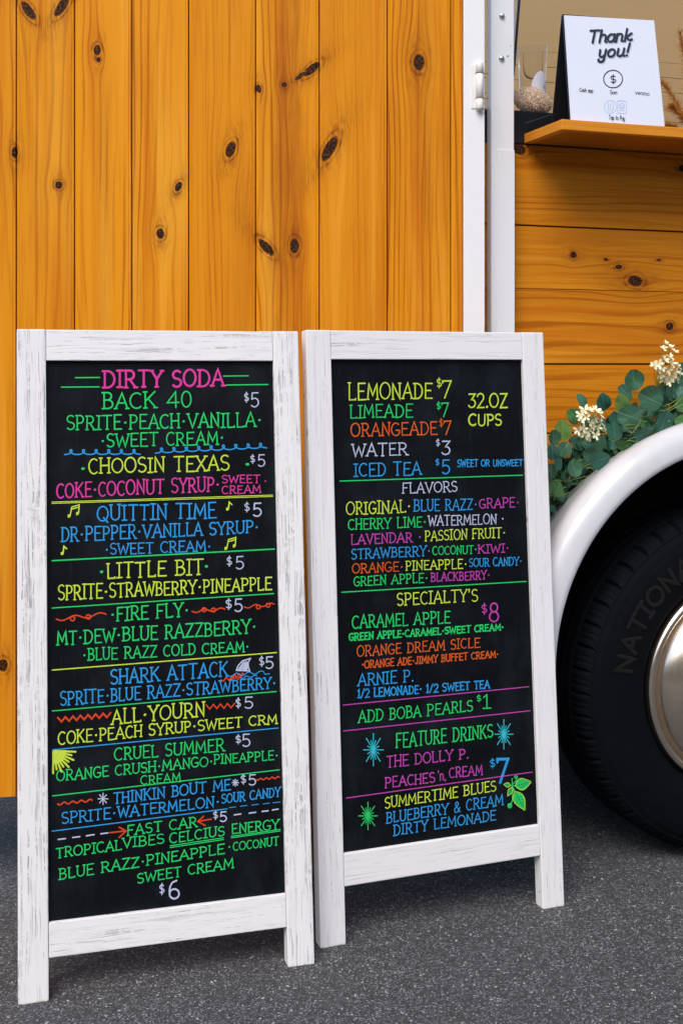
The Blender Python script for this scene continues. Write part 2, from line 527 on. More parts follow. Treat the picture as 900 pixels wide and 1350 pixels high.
INK = {
    'pink': marker('pink_marker', (0.84, 0.055, 0.40)), 'mag': marker('magenta_marker', (0.62, 0.07, 0.50)),
    'green': marker('green_marker', (0.022, 0.72, 0.165)), 'lime': marker('lime_marker', (0.66, 0.86, 0.07)),
    'blue': marker('blue_marker', (0.03, 0.37, 0.86)), 'white': marker('pale_blue_marker', (0.58, 0.64, 0.86)),
    'orange': marker('orange_marker', (0.82, 0.13, 0.015)), 'red': marker('red_marker', (0.80, 0.07, 0.015)),
    'cyan': marker('cyan_marker', (0.04, 0.62, 0.74)), 'dgreen': marker('dark_green_marker', (0.02, 0.42, 0.10)),
}
INK_LABEL = {'pink': 'pink', 'mag': 'magenta', 'green': 'green', 'lime': 'lime yellow', 'blue': 'blue', 'white': 'pale blue',
             'orange': 'orange', 'red': 'red', 'cyan': 'cyan', 'dgreen': 'dark green'}

k = NT('chalkboard_black')
x, y, z = k.co()
sm = k.noise(k.vec(k.mul(x, 9.0), 0.0, k.mul(z, 7.0)), 1.0, 5, 0.65)
st = k.noise(k.vec(k.mul(x, 160.0), 0.0, k.mul(z, 12.0)), 1.0, 3, 0.6)
k.bump(k.noise(k.vec(x, y, z), 900.0, 2), 0.08, 0.0004)
M_CHALK = k.fin(k.mix(k.math('ADD', k.mul(k.ramp01(sm, .42, .75), .6), k.mul(k.ramp01(st, .5, .8), .35), clamp=True), (0.0026, 0.0036, 0.0052), (0.014, 0.019, 0.025)), 0.5, 0.0, 0.12)

M_WHITE_METAL = paint('white_painted_steel', (0.80, 0.80, 0.82), 0.32, 0.0, 0.025, 14)
M_HINGE = paint('white_painted_hinge', (0.76, 0.75, 0.74), 0.4, 0.0, 0.05, 90)
M_RUST = paint('rusty_joint', (0.20, 0.12, 0.07), 0.8, 0.0, 0.4, 300)
M_ZINC = paint('zinc_bolt', (0.55, 0.66, 0.70), 0.25, 0.85, 0.1, 200)
M_DARK = paint('black_underside', (0.006, 0.006, 0.006), 0.9, 0.0, 0.2, 30, 0.1)
M_BLACKPL = paint('black_plastic', (0.008, 0.010, 0.014), 0.4, 0.0, 0.2, 60, 0.35)
M_BACKWOOD = paint('dark_backing_board', (0.05, 0.022, 0.008), 0.8, 0.0, 0.3, 20)
M_STEM = paint('yellow_green_stem', (0.16, 0.24, 0.035), 0.5, 0.0, 0.25, 80)
M_PETAL = paint('cream_petal', (0.84, 0.81, 0.55), 0.5, 0.0, 0.12, 120)
M_CALYX = paint('lime_calyx', (0.42, 0.45, 0.09), 0.5, 0.0, 0.2, 120)

# glossy white fender
k = NT('white_gelcoat')
x, y, z = k.co()
dirt = k.noise(k.vec(x, y, z), 6.0, 5, 0.6)
spk = k.noise(k.vec(x, y, z), 420.0, 2, 0.5)
c = k.mix(k.ramp01(dirt, .45, .8), (0.59, 0.60, 0.635), (0.50, 0.50, 0.50))
c = k.mix(k.mul(k.ramp01(spk, .70, .78), .35), c, (0.3, 0.28, 0.25))
M_FENDER = k.fin(c, 0.24, 0.0, 0.5)

# tyre
k = NT('tyre_rubber')
x, y, z = k.co()
n = k.noise(k.vec(x, y, z), 30.0, 4, 0.6)
k.bump(k.noise(k.vec(x, y, z), 350.0, 3), 0.15, 0.001)
M_TYRE = k.fin(k.mix(n, (0.0022, 0.0028, 0.0042), (0.005, 0.006, 0.008)), 0.75, 0.0, 0.05)
M_TYRE_LET = paint('tyre_lettering', (0.0075, 0.0068, 0.0058), 0.7, 0.0, 0.2, 90, 0.2)
k = NT('hubcap_chrome')
x, y, z = k.co()
n = k.noise(k.vec(k.mul(x, 60.0), k.mul(y, 60.0), k.mul(z, 900.0)), 1.0, 3)
n2 = k.noise(k.vec(x, y, z), 10.0, 3)
M_CHROME = k.fin(k.mix(n2, (0.80, 0.68, 0.54), (0.88, 0.78, 0.66)), k.add(0.17, k.mul(n, 0.10)), 1.0)

# asphalt: aggregate of pale and dark stones in a dark binder
k = NT('asphalt')
x, y, z = k.co()
V = k.vec(x, y, 0.0)
warp = k.n("ShaderNodeVectorMath", operation='ADD')
wn = k.n("ShaderNodeTexNoise"); k.put(wn.inputs["Vector"], V); wn.inputs["Scale"].default_value = 90
wm = k.n("ShaderNodeVectorMath", operation='SCALE'); k.t.links.new(wn.outputs[1], wm.inputs[0]); wm.inputs["Scale"].default_value = 0.006
k.put(warp.inputs[0], V); k.t.links.new(wm.outputs[0], warp.inputs[1])
def vor(scale, feat='F1'):
    nd = k.n("ShaderNodeTexVoronoi", feature=feat)
    k.t.links.new(warp.outputs[0], nd.inputs["Vector"]); nd.inputs["Scale"].default_value = scale
    return nd
v1 = vor(235.0); v2 = vor(420.0); ve = vor(235.0, 'DISTANCE_TO_EDGE')
sp1 = k.n("ShaderNodeSeparateXYZ"); k.t.links.new(v1.outputs["Color"], sp1.inputs[0])
sp2 = k.n("ShaderNodeSeparateXYZ"); k.t.links.new(v2.outputs["Color"], sp2.inputs[0])
stone = k.ramp01(sp1.outputs[0], 0.35, 1.0)
edge = k.ramp01(ve.outputs[0], 0.02, 0.16)
wr = k.math('ABSOLUTE', k.sub(k.noise(V, 210.0, 2, 0.5, dist=.6), 0.5))
worm = k.mul(k.sub(1.0, k.ramp01(wr, .006, .030)), k.ramp01(k.noise(V, 120.0, 2), .50, .66))
big = k.noise(V, 3.0, 4, 0.6)
mid = k.noise(V, 38.0, 3, 0.6)
val = k.mul(k.add(k.mul(stone, 0.70), k.mul(k.ramp01(sp2.outputs[1], .72, 1.0), 0.5)), edge)
c = k.mix(val, (0.043, 0.043, 0.046), (0.178, 0.180, 0.190))
c = k.mix(k.mul(k.ramp01(sp1.outputs[1], .96, .985), edge), c, (0.34, 0.335, 0.33))
c = k.mix(k.mul(worm, .55), c, (0.30, 0.305, 0.33))
c = k.mix(k.mul(k.ramp01(sp2.outputs[2], .93, .96), .8), c, (0.34, 0.35, 0.38))
c = k.mix(k.mul(k.ramp01(mid, .45, .75), .35), c, (0.028, 0.028, 0.030))
c = k.mix(k.mul(k.ramp01(big, .5, .8), .25), c, (0.09, 0.085, 0.08))
k.bump(k.add(k.mul(val, 0.8), k.mul(edge, 0.4)), 0.75, 0.003)
M_ASPHALT = k.fin(c, 0.72, 0.0, 0.35)


# ------------------------------------------------------------------ ground
gm = MB()
N = 24
gm.raw([(-300 + 600 * i / N, -300 + 600 * j / N, 0) for j in range(N + 1) for i in range(N + 1)],
       [(j * (N + 1) + i, j * (N + 1) + i + 1, (j + 1) * (N + 1) + i + 1, (j + 1) * (N + 1) + i) for j in range(N) for i in range(N)])
tag(gm.build('asphalt_ground', M_ASPHALT), kind='structure')

# loose chips on the asphalt near the camera
cm = MB()
rc = random.Random(3)
for i in range(2600):
    yy = 1.75 + 2.1 * rc.random() ** 1.2
    xx = rc.uniform(-0.32, 0.32) * yy
    s_ = rc.uniform(0.0009, 0.0026); an = rc.uniform(0, 6.28)
    ca, sa = math.cos(an), math.sin(an)
    l_ = s_ * rc.uniform(1.0, 2.2)
    v = [(l_, 0, 0), (0, s_, 0), (-l_, 0, 0), (0, -s_, 0), (0, 0, s_ * rc.uniform(.5, 1.0))]
    cm.raw([(xx + p[0] * ca - p[1] * sa, yy + p[0] * sa + p[1] * ca, p[2] + 0.0002) for p in v],
           [(0, 1, 4), (1, 2, 4), (2, 3, 4), (3, 0, 4)], rc.choice((0, 0, 1, 1, 2)))
tag(cm.build('gravel', [paint('grey_chip', (0.20, 0.20, 0.21), 0.7), paint('dark_chip', (0.08, 0.08, 0.085), 0.7), paint('pale_chip', (0.30, 0.30, 0.30), 0.7)]),
    'fine stone chips scattered over the grey asphalt', 'gravel', kind='stuff')

# ------------------------------------------------------------------ food trailer
TY = R(18.5)
TO = Vector((0.384, 2.697, 0))
trailer = empty('food_trailer', TO, TY)
tag(trailer, 'wood clad food trailer with white steel posts, open serving window and open plank door', 'food trailer')
WF = Frame(TO, TY)

# --- side wall of horizontal planks
X0, X1 = -0.115, 2.6
wall = MB().box((X0, 0.017, 0.42), (X1, 0.045, 1.553)).build('side_wall', M_BACKWOOD, trailer)
wk = []
for (px, py, a_, b_, t) in [(755.6, 336, 5, 5, 0), (836.6, 370.4, 8, 12, .05), (882, 430.4, 6, 6.5, 0), (798, 342, 2, 4, 0), (683, 196, 8, 12, .3), (815, 352, 3.5, 6, 0),
                            (868, 343, 1.8, 4, 0), (900, 222, 5, 9, 0)]:
    u_, v_ = WF.at(px, py); wk.append((v_, u_, a_ * .00172, b_ * .00172, t))
M_WALLPINE = pine('horizontal_pine', 'x', wk, (), (0.70, 0.275, 0.014), (0.38, 0.10, 0.003), 0.03, 44.0)
zs = [1.557, WF.at(690, 297)[1], WF.at(690, 380.5)[1], WF.at(690, 480)[1], WF.at(690, 572)[1], 0.80, 0.665, 0.53, 0.42]
for za, zb in zip(zs, zs[1:]):
    gp = 0.0018 if abs(za - zs[2]) > .01 else 0.0006
    gp2 = 0.0018 if abs(zb - zs[2]) > .01 else 0.0006
    MB().box((X0, 0.0, zb + gp2), (X1, 0.0165, za - gp), 0.0012).build('plank', M_WALLPINE, wall)

# --- serving shelf and inner counter
SHZ0, SHZ1 = 1.558, 1.580
M_SHELF = pine('shelf_pine', 'x', [], (), (0.74, 0.29, 0.03), (0.40, 0.10, 0.006), -0.02, 210.0)
M_SHELF_SHADED = pine('shelf_pine_shaded', 'x', [], (), (0.50, 0.15, 0.008), (0.22, 0.045, 0.003), 0.15, 75.0)  # the shelf pine again, with the shade underneath painted into its colour
shelf = MB().box((0.0228, -0.173, SHZ0), (2.4, -0.1555, SHZ1), 0.002).build('serving_shelf', M_SHELF, trailer)
MB().box((0.0425, -0.155, SHZ0 + .001), (2.4, -0.001, SHZ1 - .001), 0.001).build('shelf_board', M_SHELF_SHADED, shelf)
MB().box((0.0228, -0.155, SHZ0 + .0005), (0.042, -0.002, SHZ1 - .0005), 0.0015).build('end_batten', M_SHELF, shelf)
MB().box((-0.11, 0.0, 1.5575), (0.235, 0.30, 1.632), 0.003).build('inner_counter', M_BLACKPL, trailer)
MB().box((0.236, -0.0005, 1.5577), (2.5, 0.10, 1.5785), 0.001).build('inner_ledge', M_SHELF_SHADED, trailer)
MB().tube([(0.02, -0.012, 1.60), (0.07, -0.02, 1.618), (0.12, -0.03, 1.626), (0.17, -0.02, 1.633), (0.22, 0.01, 1.63)], 0.0022, 6).build('cable', M_BLACKPL, trailer)

# --- shell: floor, roof, far wall, front wall, header above the window
MB().box((X0, 0.05, 0.38), (X1, 1.85, 0.42)).build('floor', M_DARK, trailer)
MB().box((X0 - .03, 1.24, 2.602), (X1 + .03, 1.9, 2.64), 0.004).build('roof', M_WHITE_METAL, trailer)
MB().box((X0, 0.0, 2.12), (X1, 0.045, 2.318), 0.001).build('window_header', M_WALLPINE, trailer)
MB().box((2.55, 0.05, 0.42), (X1, 1.85, 2.318)).build('front_wall', M_WHITE_METAL, trailer)
k = NT('beige_panelling')
x, y, z = k.co()
n = k.noise(k.vec(k.mul(x, 3.0), y, k.mul(z, 30.0)), 1.0, 3)
M_BEIGE = k.fin(k.mix(n, (0.36, 0.235, 0.10), (0.41, 0.28, 0.13)), 0.6)
fw = MB().box((X0, 1.262, 0.42), (2.55, 1.30, 2.60)).build('interior_wall', M_BACKWOOD, trailer)
zz = 2.13
MB().box((X0, 1.25, zz), (2.55, 1.2618, 2.60), 0.001).build('panel', M_BEIGE, fw)
while zz > 1.35:
    MB().box((X0, 1.25, zz - .0515), (2.55, 1.2618, zz - .0005), 0.0015).build('panel', M_BEIGE, fw)
    zz -= 0.052
MB().box((X0, 1.25, .42), (2.55, 1.2618, zz - .0005), 0.001).build('panel', M_BEIGE, fw)

# --- steel post at the corner, with bolts
PO = MB().box((-0.0700, -0.028, 0.30), (-0.0150, -0.004, 2.318), 0.002).build('corner_post', M_WHITE_METAL, trailer)
MB().box((-0.0585, -0.0305, 0.30), (-0.0150, -0.0285, 1.536), 0.0008).build('angle_strip', M_WHITE_METAL, PO)
PF = Frame(TO + WF.n * 0.028, TY)
for (px, py, rr, mt) in [(661, 21, .0062, M_ZINC), (660.5, 77, .0062, M_ZINC)]:
    u_, v_ = PF.at(px, py)
    MB().lathe([(rr * 1.15, 0), (rr * 1.1, -.0015), (rr, -.003), (rr * .6, -.0052), (0.00001, -.0058)], 16, (u_, -.028, v_)).build('bolt', mt, PO)
for px, py, rr in [(669, 74, .0018), (672.5, 60.5, .0011)]:
    u_, v_ = PF.at(px, py)
    MB().lathe([(rr, -.0004), (0.00001, -.0005)], 10, (u_, -.0281, v_)).build('screw_hole', M_DARK, PO)
MB().box((-0.115, 1.80, 0.30), (-0.065, 1.85, 2.318), 0.002).build('corner_post', M_WHITE_METAL, trailer)
# gas strut of the window hatch
u0, v0 = WF.at(684.5, -6, 0.03); u1, v1 = WF.at(676.2, 100, 0.03)
MB().tube([(u0, .03, v0), (u1, .03, v1)], 0.0032, 8).tube([(u0 - .004, .034, v0), (u1 - .004, .034, v1)], 0.0014, 6, 1).build('gas_strut', [M_BLACKPL, M_ZINC], trailer)

# --- plank door swung open
DYAW = R(7.6)
DO = Vector((0.285, 2.60, 0))
DF = Frame(DO, DYAW)
inv = Matrix.Rotation(-TY, 3, 'Z')
dl = inv @ (DO - TO)
DB, DT = 0.185, 2.25
du = lambda px: DF.at(px, 300)[0]
door = MB().box((-1.34, 0.014, DB + .004), (du(636), 0.030, DT)).build('door', M_BACKWOOD, trailer)
door.location = dl; door.rotation_euler = (0, 0, DYAW - TY)
MB().box((du(610.3), -0.004, DB), (du(638), 0.0135, DT), 0.002).build('door_frame', M_WHITE_METAL, door)
MB().box((-1.375, -0.004, DB), (-1.341, 0.030, DT), 0.002).build('door_frame', M_WHITE_METAL, door)
kn = []
for (px, py, a_, b_, t) in [(38, 14, 6, 15, .62), (82, 8, 6, 17, -.55), (128.5, 66, 5.0, 7.5, -.05), (130, 79, 3, 4, 0), (78, 244, 5.2, 5.2, 0), (235.5, 246, 4.5, 7.5, -.45),
                            (211.5, 308, 5.6, 7.5, 0), (304, 197, 6.5, 12, -.35), (20, 201, 4.5, 8, 0), (374.5, 112, 4, 4, 0), (411, 91, 5.5, 15, -.85), (341, 117, 4, 6, .2),
                            (434.5, 196, 7.5, 20, -.50), (552, 82, 8, 12, 0), (388, 324, 6.5, 10.5, 0), (351, 326, 6, 15, .75), (4.5, 877, 6.5, 8.5, 0),
                            (396, 100, 3, 10, -.9)]:
    u_, v_ = DF.at(px, py)
    kn.append((u_, v_, a_ * .00160, b_ * .00160, t))
bd = []
for (px, wpx, y_lo, y_hi, amt) in [(381, 20, 460, -80, .62), (137, 10, 470, 100, .28), (318, 15, 470, 215, .40), (92, 5, 460, 100, .15), (556, 14, 480, 150, .20)]:
    bd.append((du(px), wpx * .0016, DF.at(px, y_lo + 300)[1], DF.at(px, y_hi)[1], amt))
M_DOORPINE = pine('vertical_pine', 'z', kn, bd, (0.74, 0.285, 0.010), (0.36, 0.085, 0.002), -0.04, 66.0)
edges = [-88, 22, 98.8, 174.2, 249, 337.2, 421, 510.5, 594, 610]
xs = [-1.340, -1.215] + [du(e) for e in edges]
for i, (xa, xb) in enumerate(zip(xs, xs[1:])):
    g_ = 0.0011
    a_, b_ = xa + g_, xb - g_
    c_ = 0.0015
    prof = [(a_, .0135), (a_, c_), (a_ + c_, 0)]
    if b_ - a_ > .06:
        prof += [(b_ - .0062, 0), (b_ - .0056, .0010), (b_ - .0050, 0)]
    prof += [(b_ - c_, 0), (b_, c_), (b_, .0135)]
    m = len(prof); za, zb = DB + random.uniform(-.0015, .0015), DT - .001
    v = [(p[0], p[1], za) for p in prof] + [(p[0], p[1], zb) for p in prof]
    f = [(j, j + 1, m + j + 1, m + j) for j in range(m - 1)] + [(m - 1, 0, m, 2 * m - 1)]
    f += [tuple(range(m))[::-1], tuple(range(m, 2 * m))]
    MB().raw(v, f).build('plank', M_DOORPINE, door)

# hinge between door frame and post
hu0, hz0 = DF.at(631, 145, -.010); hu1, hz1 = DF.at(632, 83, -.010)
hu = (hu0 + hu1) / 2
hp = MB()
rr = 0.0078
H_ = hz1 - hz0
prof = [(0.0001, 0), (rr * .75, 0), (rr, .004), (rr, H_ * .235), (rr * .9, H_ * .240)]
hp.lathe(prof, 20, (hu, -.012, hz0), 'z', 0)
hp.lathe([(rr * 1.12, H_ * .240), (rr * 1.12, H_ * .255)], 20, (hu, -.012, hz0), 'z', 1)
hp.lathe([(rr * .9, H_ * .256), (rr, H_ * .26), (rr, H_ * .765), (rr * .9, H_ * .77)], 20, (hu, -.012, hz0), 'z', 0)
hp.lathe([(rr * 1.12, H_ * .770), (rr * 1.12, H_ * .785)], 20, (hu, -.012, hz0), 'z', 1)
hp.lathe([(rr * .9, H_ * .786), (rr, H_ * .79), (rr, H_ - .002), (rr * .9, H_), (0.0001, H_)], 20, (hu, -.012, hz0), 'z', 0)
hinge = hp.build('hinge', [M_HINGE, M_RUST], door)
MB().box((hu - .016, -.0058, hz0 + .004), (hu - .002, -.0042, hz1 - .004), .0005).build('hinge_leaf', M_HINGE, door)
for zf in (.02, .245, .775):
    MB().box((hu + .004, -.0125, hz0 + H_ * zf - .001), (hu + .020, -.0105, hz0 + H_ * zf + .0012), .0003).build('hinge_tab', M_RUST, door)

# --- fender, wheel well, wheel
WC = (0.427, 0.378)                       # wheel centre (x, z)
lipF = Frame(TO + WF.n * 0.250, TY)
def fit(pts, fr):
    q = [fr.at(*p) for p in pts]
    # circle through points, least squares on 3 unknowns
    import itertools
    A = [[0.0] * 4 for _ in range(3)]
    for (u_, v_) in q:
        r_ = [2 * u_, 2 * v_, 1.0, u_ * u_ + v_ * v_]
        for i in range(3):
            for j in range(4): A[i][j] += r_[i] * r_[j]
    for i in range(3):
        p_ = A[i][i]
        A[i] = [a__ / p_ for a__ in A[i]]
        for j in range(3):
            if j != i:
                m_ = A[j][i]; A[j] = [b__ - m_ * a__ for a__, b__ in zip(A[i], A[j])]
    a__, b__, c__ = A[0][3], A[1][3], A[2][3]
    return a__, b__, math.sqrt(c__ + a__ * a__ + b__ * b__)
LIP = fit([(741, 806), (760, 754), (790, 698), (820, 661), (860, 627), (900, 605)], lipF)
JUN = fit([(727, 675), (746, 642), (800, 606), (840, 583), (900, 561)], WF)
print('lip', LIP, 'junction', JUN)
secs = [(0.0, 0.0, 0.0), (0.05, 0.24, .000), (0.12, 0.52, .004), (0.18, 0.72, .008), (0.30, 0.86, .012), (0.50, 0.95, .012), (0.72, 0.985, .008), (0.90, 1.0, .002), (1.0, 1.0, 0.0)]
n_th = 72
v = []
rows = []
for i in range(n_th + 1 + 2):
    if i == 0: th, drop = 180, .17
    elif i == n_th + 2: th, drop = 0, .17
    else: th, drop = 180 - 180 * (i - 1) / n_th, 0
    row = []
    for (t, o, bulge) in secs:
        # t: radial share from junction to lip, o: outward share
        cx = JUN[0] + (LIP[0] - JUN[0]) * o; cz = JUN[1] + (LIP[1] - JUN[1]) * o
        rad = JUN[2] + (LIP[2] - JUN[2]) * t + bulge
        row.append((cx + rad * math.cos(R(th)), -0.250 * o, cz + rad * math.sin(R(th)) - drop))
    th_ = R(th)
    row.append((LIP[0] + (LIP[2] - .003) * math.cos(th_), -.246, LIP[1] + (LIP[2] - .003) * math.sin(th_) - drop))
    row.append((LIP[0] + (LIP[2] - .001) * math.cos(th_), -.225, LIP[1] + (LIP[2] - .001) * math.sin(th_) - drop))
    rows.append(row)
m = len(rows[0])
fb = MB()
fb.raw([p for r_ in rows for p in r_], [(i * m + j, (i + 1) * m + j, (i + 1) * m + j + 1, i * m + j + 1) for i in range(len(rows) - 1) for j in range(m - 1)], 0, True)
fender = fixn(fb.build('fender', M_FENDER, trailer))
wb = MB()
ri = LIP[2] - .004
ring_o = [(LIP[0] + ri * math.cos(R(t)), -.224, LIP[1] + ri * math.sin(R(t)) - (.17 if t in (0, 180) else 0)) for t in [180] + list(range(180, -1, -5)) + [0]]
ring_i = [(p[0], -.003, p[2]) for p in ring_o]
m = len(ring_o)
wb.raw(ring_o + ring_i, [(i, i + 1, m + i + 1, m + i) for i in range(m - 1)])
wb.raw(ring_i, [tuple(range(m))])
wb.build('wheel_well', M_DARK, trailer)


def wheel(cx, cz, y0, sgn, name='wheel'):
    r0 = empty(name, (cx, y0, cz), 0, trailer)
    if sgn < 0: r0.rotation_euler = (0, 0, math.pi)
    RT = 0.376
    prof = [(.23, .17), (.27, .195), (.33, .200), (.360, .185)]
    tread = [(RT - .004, .172), (RT, .160), (RT, .134), (RT - .008, .132), (RT - .008, .126), (RT, .124), (RT, .102), (RT - .008, .100), (RT - .008, .094),
             (RT, .092), (RT, .070), (RT - .008, .068), (RT - .008, .062), (RT, .060), (RT - .001, .040), (RT - .005, .028), (RT - .010, .021)]
    side = [(RT - .020, .0125), (RT - .023, .0125), (RT - .034, .0065), (RT - .052, .0015), (.305, -.001), (.275, -.0015), (.262, .000), (.258, .0015), (.240, .006), (.228, .016), (.222, .035), (.20, .05)]
    prof = prof + tread + side
    k0, k1 = len(prof) - len(side) - 4, len(prof) - len(side)
    seg = 384
    def rf(i, j, r):
        if k0 <= j < k1 and i % 8 == 0: return r - .008
        if k0 <= j < k1 and i % 8 in (3, 5): return r - .0018
        return r
    t_ = fixn(MB().lathe(prof, seg, rf=rf, smooth=False).build('tyre', M_TYRE, r0))
    hub = [(.224, .03), (.2255, .010), (.2235, .002), (.219, -.002), (.212, -.002), (.2075, .003), (.2065, .010), (.2035, .010), (.2020, .003), (.197, -.009),
           (.18, -.024), (.16, -.037), (.13, -.052), (.08, -.066), (.04, -.072), (0.0001, -.074)]
    fixn(MB().lathe(hub, 96).build('hubcap', M_CHROME, r0))
    st_, wt = lay('NATIONAL', False, .16)
    lm = MB()
    a_start, a_end = 171.0, 108.0
    for i_, s_ in enumerate(st_):
        s_ = dens(s_, .12)
        # flat mesh in polar coordinates, laid on the sidewall
        pts = []
        for (px, py) in s_:
            an = R(a_start + (a_end - a_start) * px / wt); rad = .272 + .037 * py
            pts.append((rad * math.cos(an), rad * math.sin(an)))
        ribbon(lm, pts, .0085, -.0022 - .0001 * (i_ % 3), 0, dome=.0012)
    lm.build('raised_lettering', M_TYRE_LET, r0)
    return r0
wheel(WC[0], WC[1], -0.2206, 1)
w2 = wheel(WC[0] + .9, WC[1], -0.2206, 1)
wheel(WC[0], WC[1], 2.07, -1)
MB().tube([(WC[0], -.05, WC[1]), (WC[0], 1.9, WC[1])], .035, 12).build('axle', M_DARK, trailer)
MB().box((X0 + .05, 0.12, 0.26), (X1, 0.18, 0.379), 0.002).build('chassis_rail', M_DARK, trailer)
MB().box((X0 + .05, 1.66, 0.26), (X1, 1.72, 0.379), 0.002).build('chassis_rail', M_DARK, trailer)
MB().box((X0, 0.06, 0.30), (X0 + .049, 1.84, 0.379), 0.002).build('rear_beam', M_DARK, trailer)
MB().box((X0 + .05, 1.852, 0.10), (X1, 1.87, 2.3), 0.002).build('far_light_blocker', M_DARK, trailer)  # unseen panel added to keep far-side sky light from under the trailer
MB().box((X1 - .04, 0.20, 0.10), (X1 - .02, 1.65, 0.379), 0.002).build('front_light_blocker', M_DARK, trailer)  # unseen panel, added to darken the ground beneath the floor

# ------------------------------------------------------------------ menu boards
W_, L_, T_ = 0.508, 1.134, 0.028


class Board:
    def __init__(s, o, yaw, lean, label, rail, spread, amount, nm):
        s.F = Frame(o, yaw, lean, .009)
        s.root = bpy.data.objects.new('menu_board', None); COL.objects.link(s.root)
        s.root.matrix_world = s.F.matrix()
        s.root.empty_display_size = .1
        tag(s.root, label, 'menu board', 'chalk menu boards standing in front of the trailer')
        mv = whitewash('whitewash_upright_' + nm, 'z', amount); mh = whitewash('whitewash_rail_' + nm, 'x', amount * .45)
        tl = math.tan(lean)

        def cutfoot(ob):
            for v_ in ob.data.vertices:
                if v_.co.z < .02: v_.co.z += v_.co.y * tl
            return ob
        b = .0022
        cutfoot(MB().box((0, 0, 0), (.0495, T_, L_), b).build('stile', mv, s.root))
        cutfoot(MB().box((W_ - .0485, 0, 0), (W_, T_, L_), b).build('stile', mv, s.root))
        MB().box((.0500, .0008, L_ - .0555), (W_ - .0490, T_ - .001, L_ - .0006), .0015).build('rail', mh, s.root)
        MB().box((.0500, .0008, rail[0]), (W_ - .0490, T_ - .001, rail[1]), .0015).build('rail', mh, s.root)
        s.cb = MB().box((.0497, .009, rail[1] + .0003), (W_ - .0487, .016, L_ - .0558)).build('chalkboard', M_CHALK, s.root)
        # folding rear frame, hinged at the top
        th = 2 * lean + spread
        bx = empty('rear_frame', (0, T_ + .002, L_ - .02), 0, s.root)
        rl = (L_ - .02) * math.cos(lean) / math.cos(th - lean) + (T_ * math.sin(lean)) * 0.9
        ins = .055
        bx.rotation_euler = (th, 0, 0)
        for xa in (ins, W_ - ins - .04):
            MB().box((xa, 0, -rl + .0), (xa + .04, .022, 0), .002).build('rear_leg', mv, bx)
        MB().box((ins + .0405, .001, -rl * .70), (W_ - ins - .0405, .021, -rl * .70 + .045), .0015).build('rear_rail', mh, bx)
        MB().box((ins + .0405, .001, -.05), (W_ - ins - .0405, .021, -.002), .0015).build('rear_rail', mh, bx)
        for xa in (.10, W_ - .14):
            MB().box((xa, T_, L_ - .032), (xa + .04, T_ + .002, L_ - .004), .0004).build('butterfly_hinge', M_ZINC, s.root)
        s.cnt = 0; s.ck = .93

    def zoom(s, x0, y0, k): s.z = (x0, y0, k)

    def pt(s, x, y, dy=0.0):
        return s.F.at(s.z[0] + x / s.z[2], s.z[1] + y / s.z[2] + dy)

    def text(s, text, x0, x1, b0, b1, cap, ink, cap1=None, serif=True, w=None, gap=.145, jit=.025, slant=0.0, nm='lettering'):
        st_, wt = lay(text, serif, gap, jit, slant)
        cap1 = cap if cap1 is None else cap1
        if nm != 'price': cap, cap1 = cap * s.ck, cap1 * s.ck
        mb = MB()
        wd = (w if w else (.66 + .066 * (cap + cap1) / 2 / s.z[2]))  # in photo pixels
        wm_ = wd * .00133
        for s_ in st_:
            if len(s_) < 6: s_ = dens(s_, .3)
            pts = []
            for (px, py) in s_:
                f_ = px / wt
                hh = cap + (cap1 - cap) * f_
                pts.append(s.pt(x0 + (x1 - x0) * f_, b0 + (b1 - b0) * f_ - py * hh, -.9))
            s.cnt += 1
            tiny = len(s_) == 2 and math.hypot(s_[1][0] - s_[0][0], s_[1][1] - s_[0][1]) < .05
            ribbon(mb, pts, wm_ * (1.55 if tiny else random.uniform(.9, 1.1)), .0088 - .00005 * (s.cnt % 6))
        o = mb.build(nm, INK[ink], s.cb)
        o["label"] = INK_LABEL[ink] + ' hand lettering'
        return o

    def line(s, pts, ink, wd=1.8, nm='drawn_line', raw=False):
        mb = MB()
        lines = pts if isinstance(pts[0][0], (tuple, list)) else [pts]
        for l in lines:
            s.cnt += 1
            l = dens(l, 30)
            ribbon(mb, [s.pt(*p) for p in l], wd * .00133, .0088 - .00005 * (s.cnt % 6))
        o = mb.build(nm, INK[ink], s.cb)
        o["label"] = INK_LABEL[ink] + ' ' + nm.replace('_', ' ')
        return o

    def price(s, t, dx0, dx1, db, dcap, x0, x1, b, cap, ink='white'):
        s.text('$', dx0, dx1, db, db - .5, dcap, ink, serif=False, jit=0, nm='price')
        s.text(t, x0, x1, b, b - 1, cap, ink, serif=False, jit=.01, nm='price')


def wave(x0, y0, x1, y1, n, amp, loops=False, dens_=10):
    out = []
    for i in range(n * dens_ + 1):
        t = i / (n * dens_)
        ph = 2 * math.pi * n * t
        if loops:
            out.append((x0 + (x1 - x0) * t + amp * 1.5 * math.sin(ph), y0 + (y1 - y0) * t + amp * math.cos(ph)))
        else:
            out.append((x0 + (x1 - x0) * t, y0 + (y1 - y0) * t + amp * math.sin(ph)))
    return out


def zig(x0, y0, x1, y1, n, amp):
    return [(x0 + (x1 - x0) * i / n, y0 + (y1 - y0) * i / n + (amp if i % 2 else -amp)) for i in range(n + 1)]


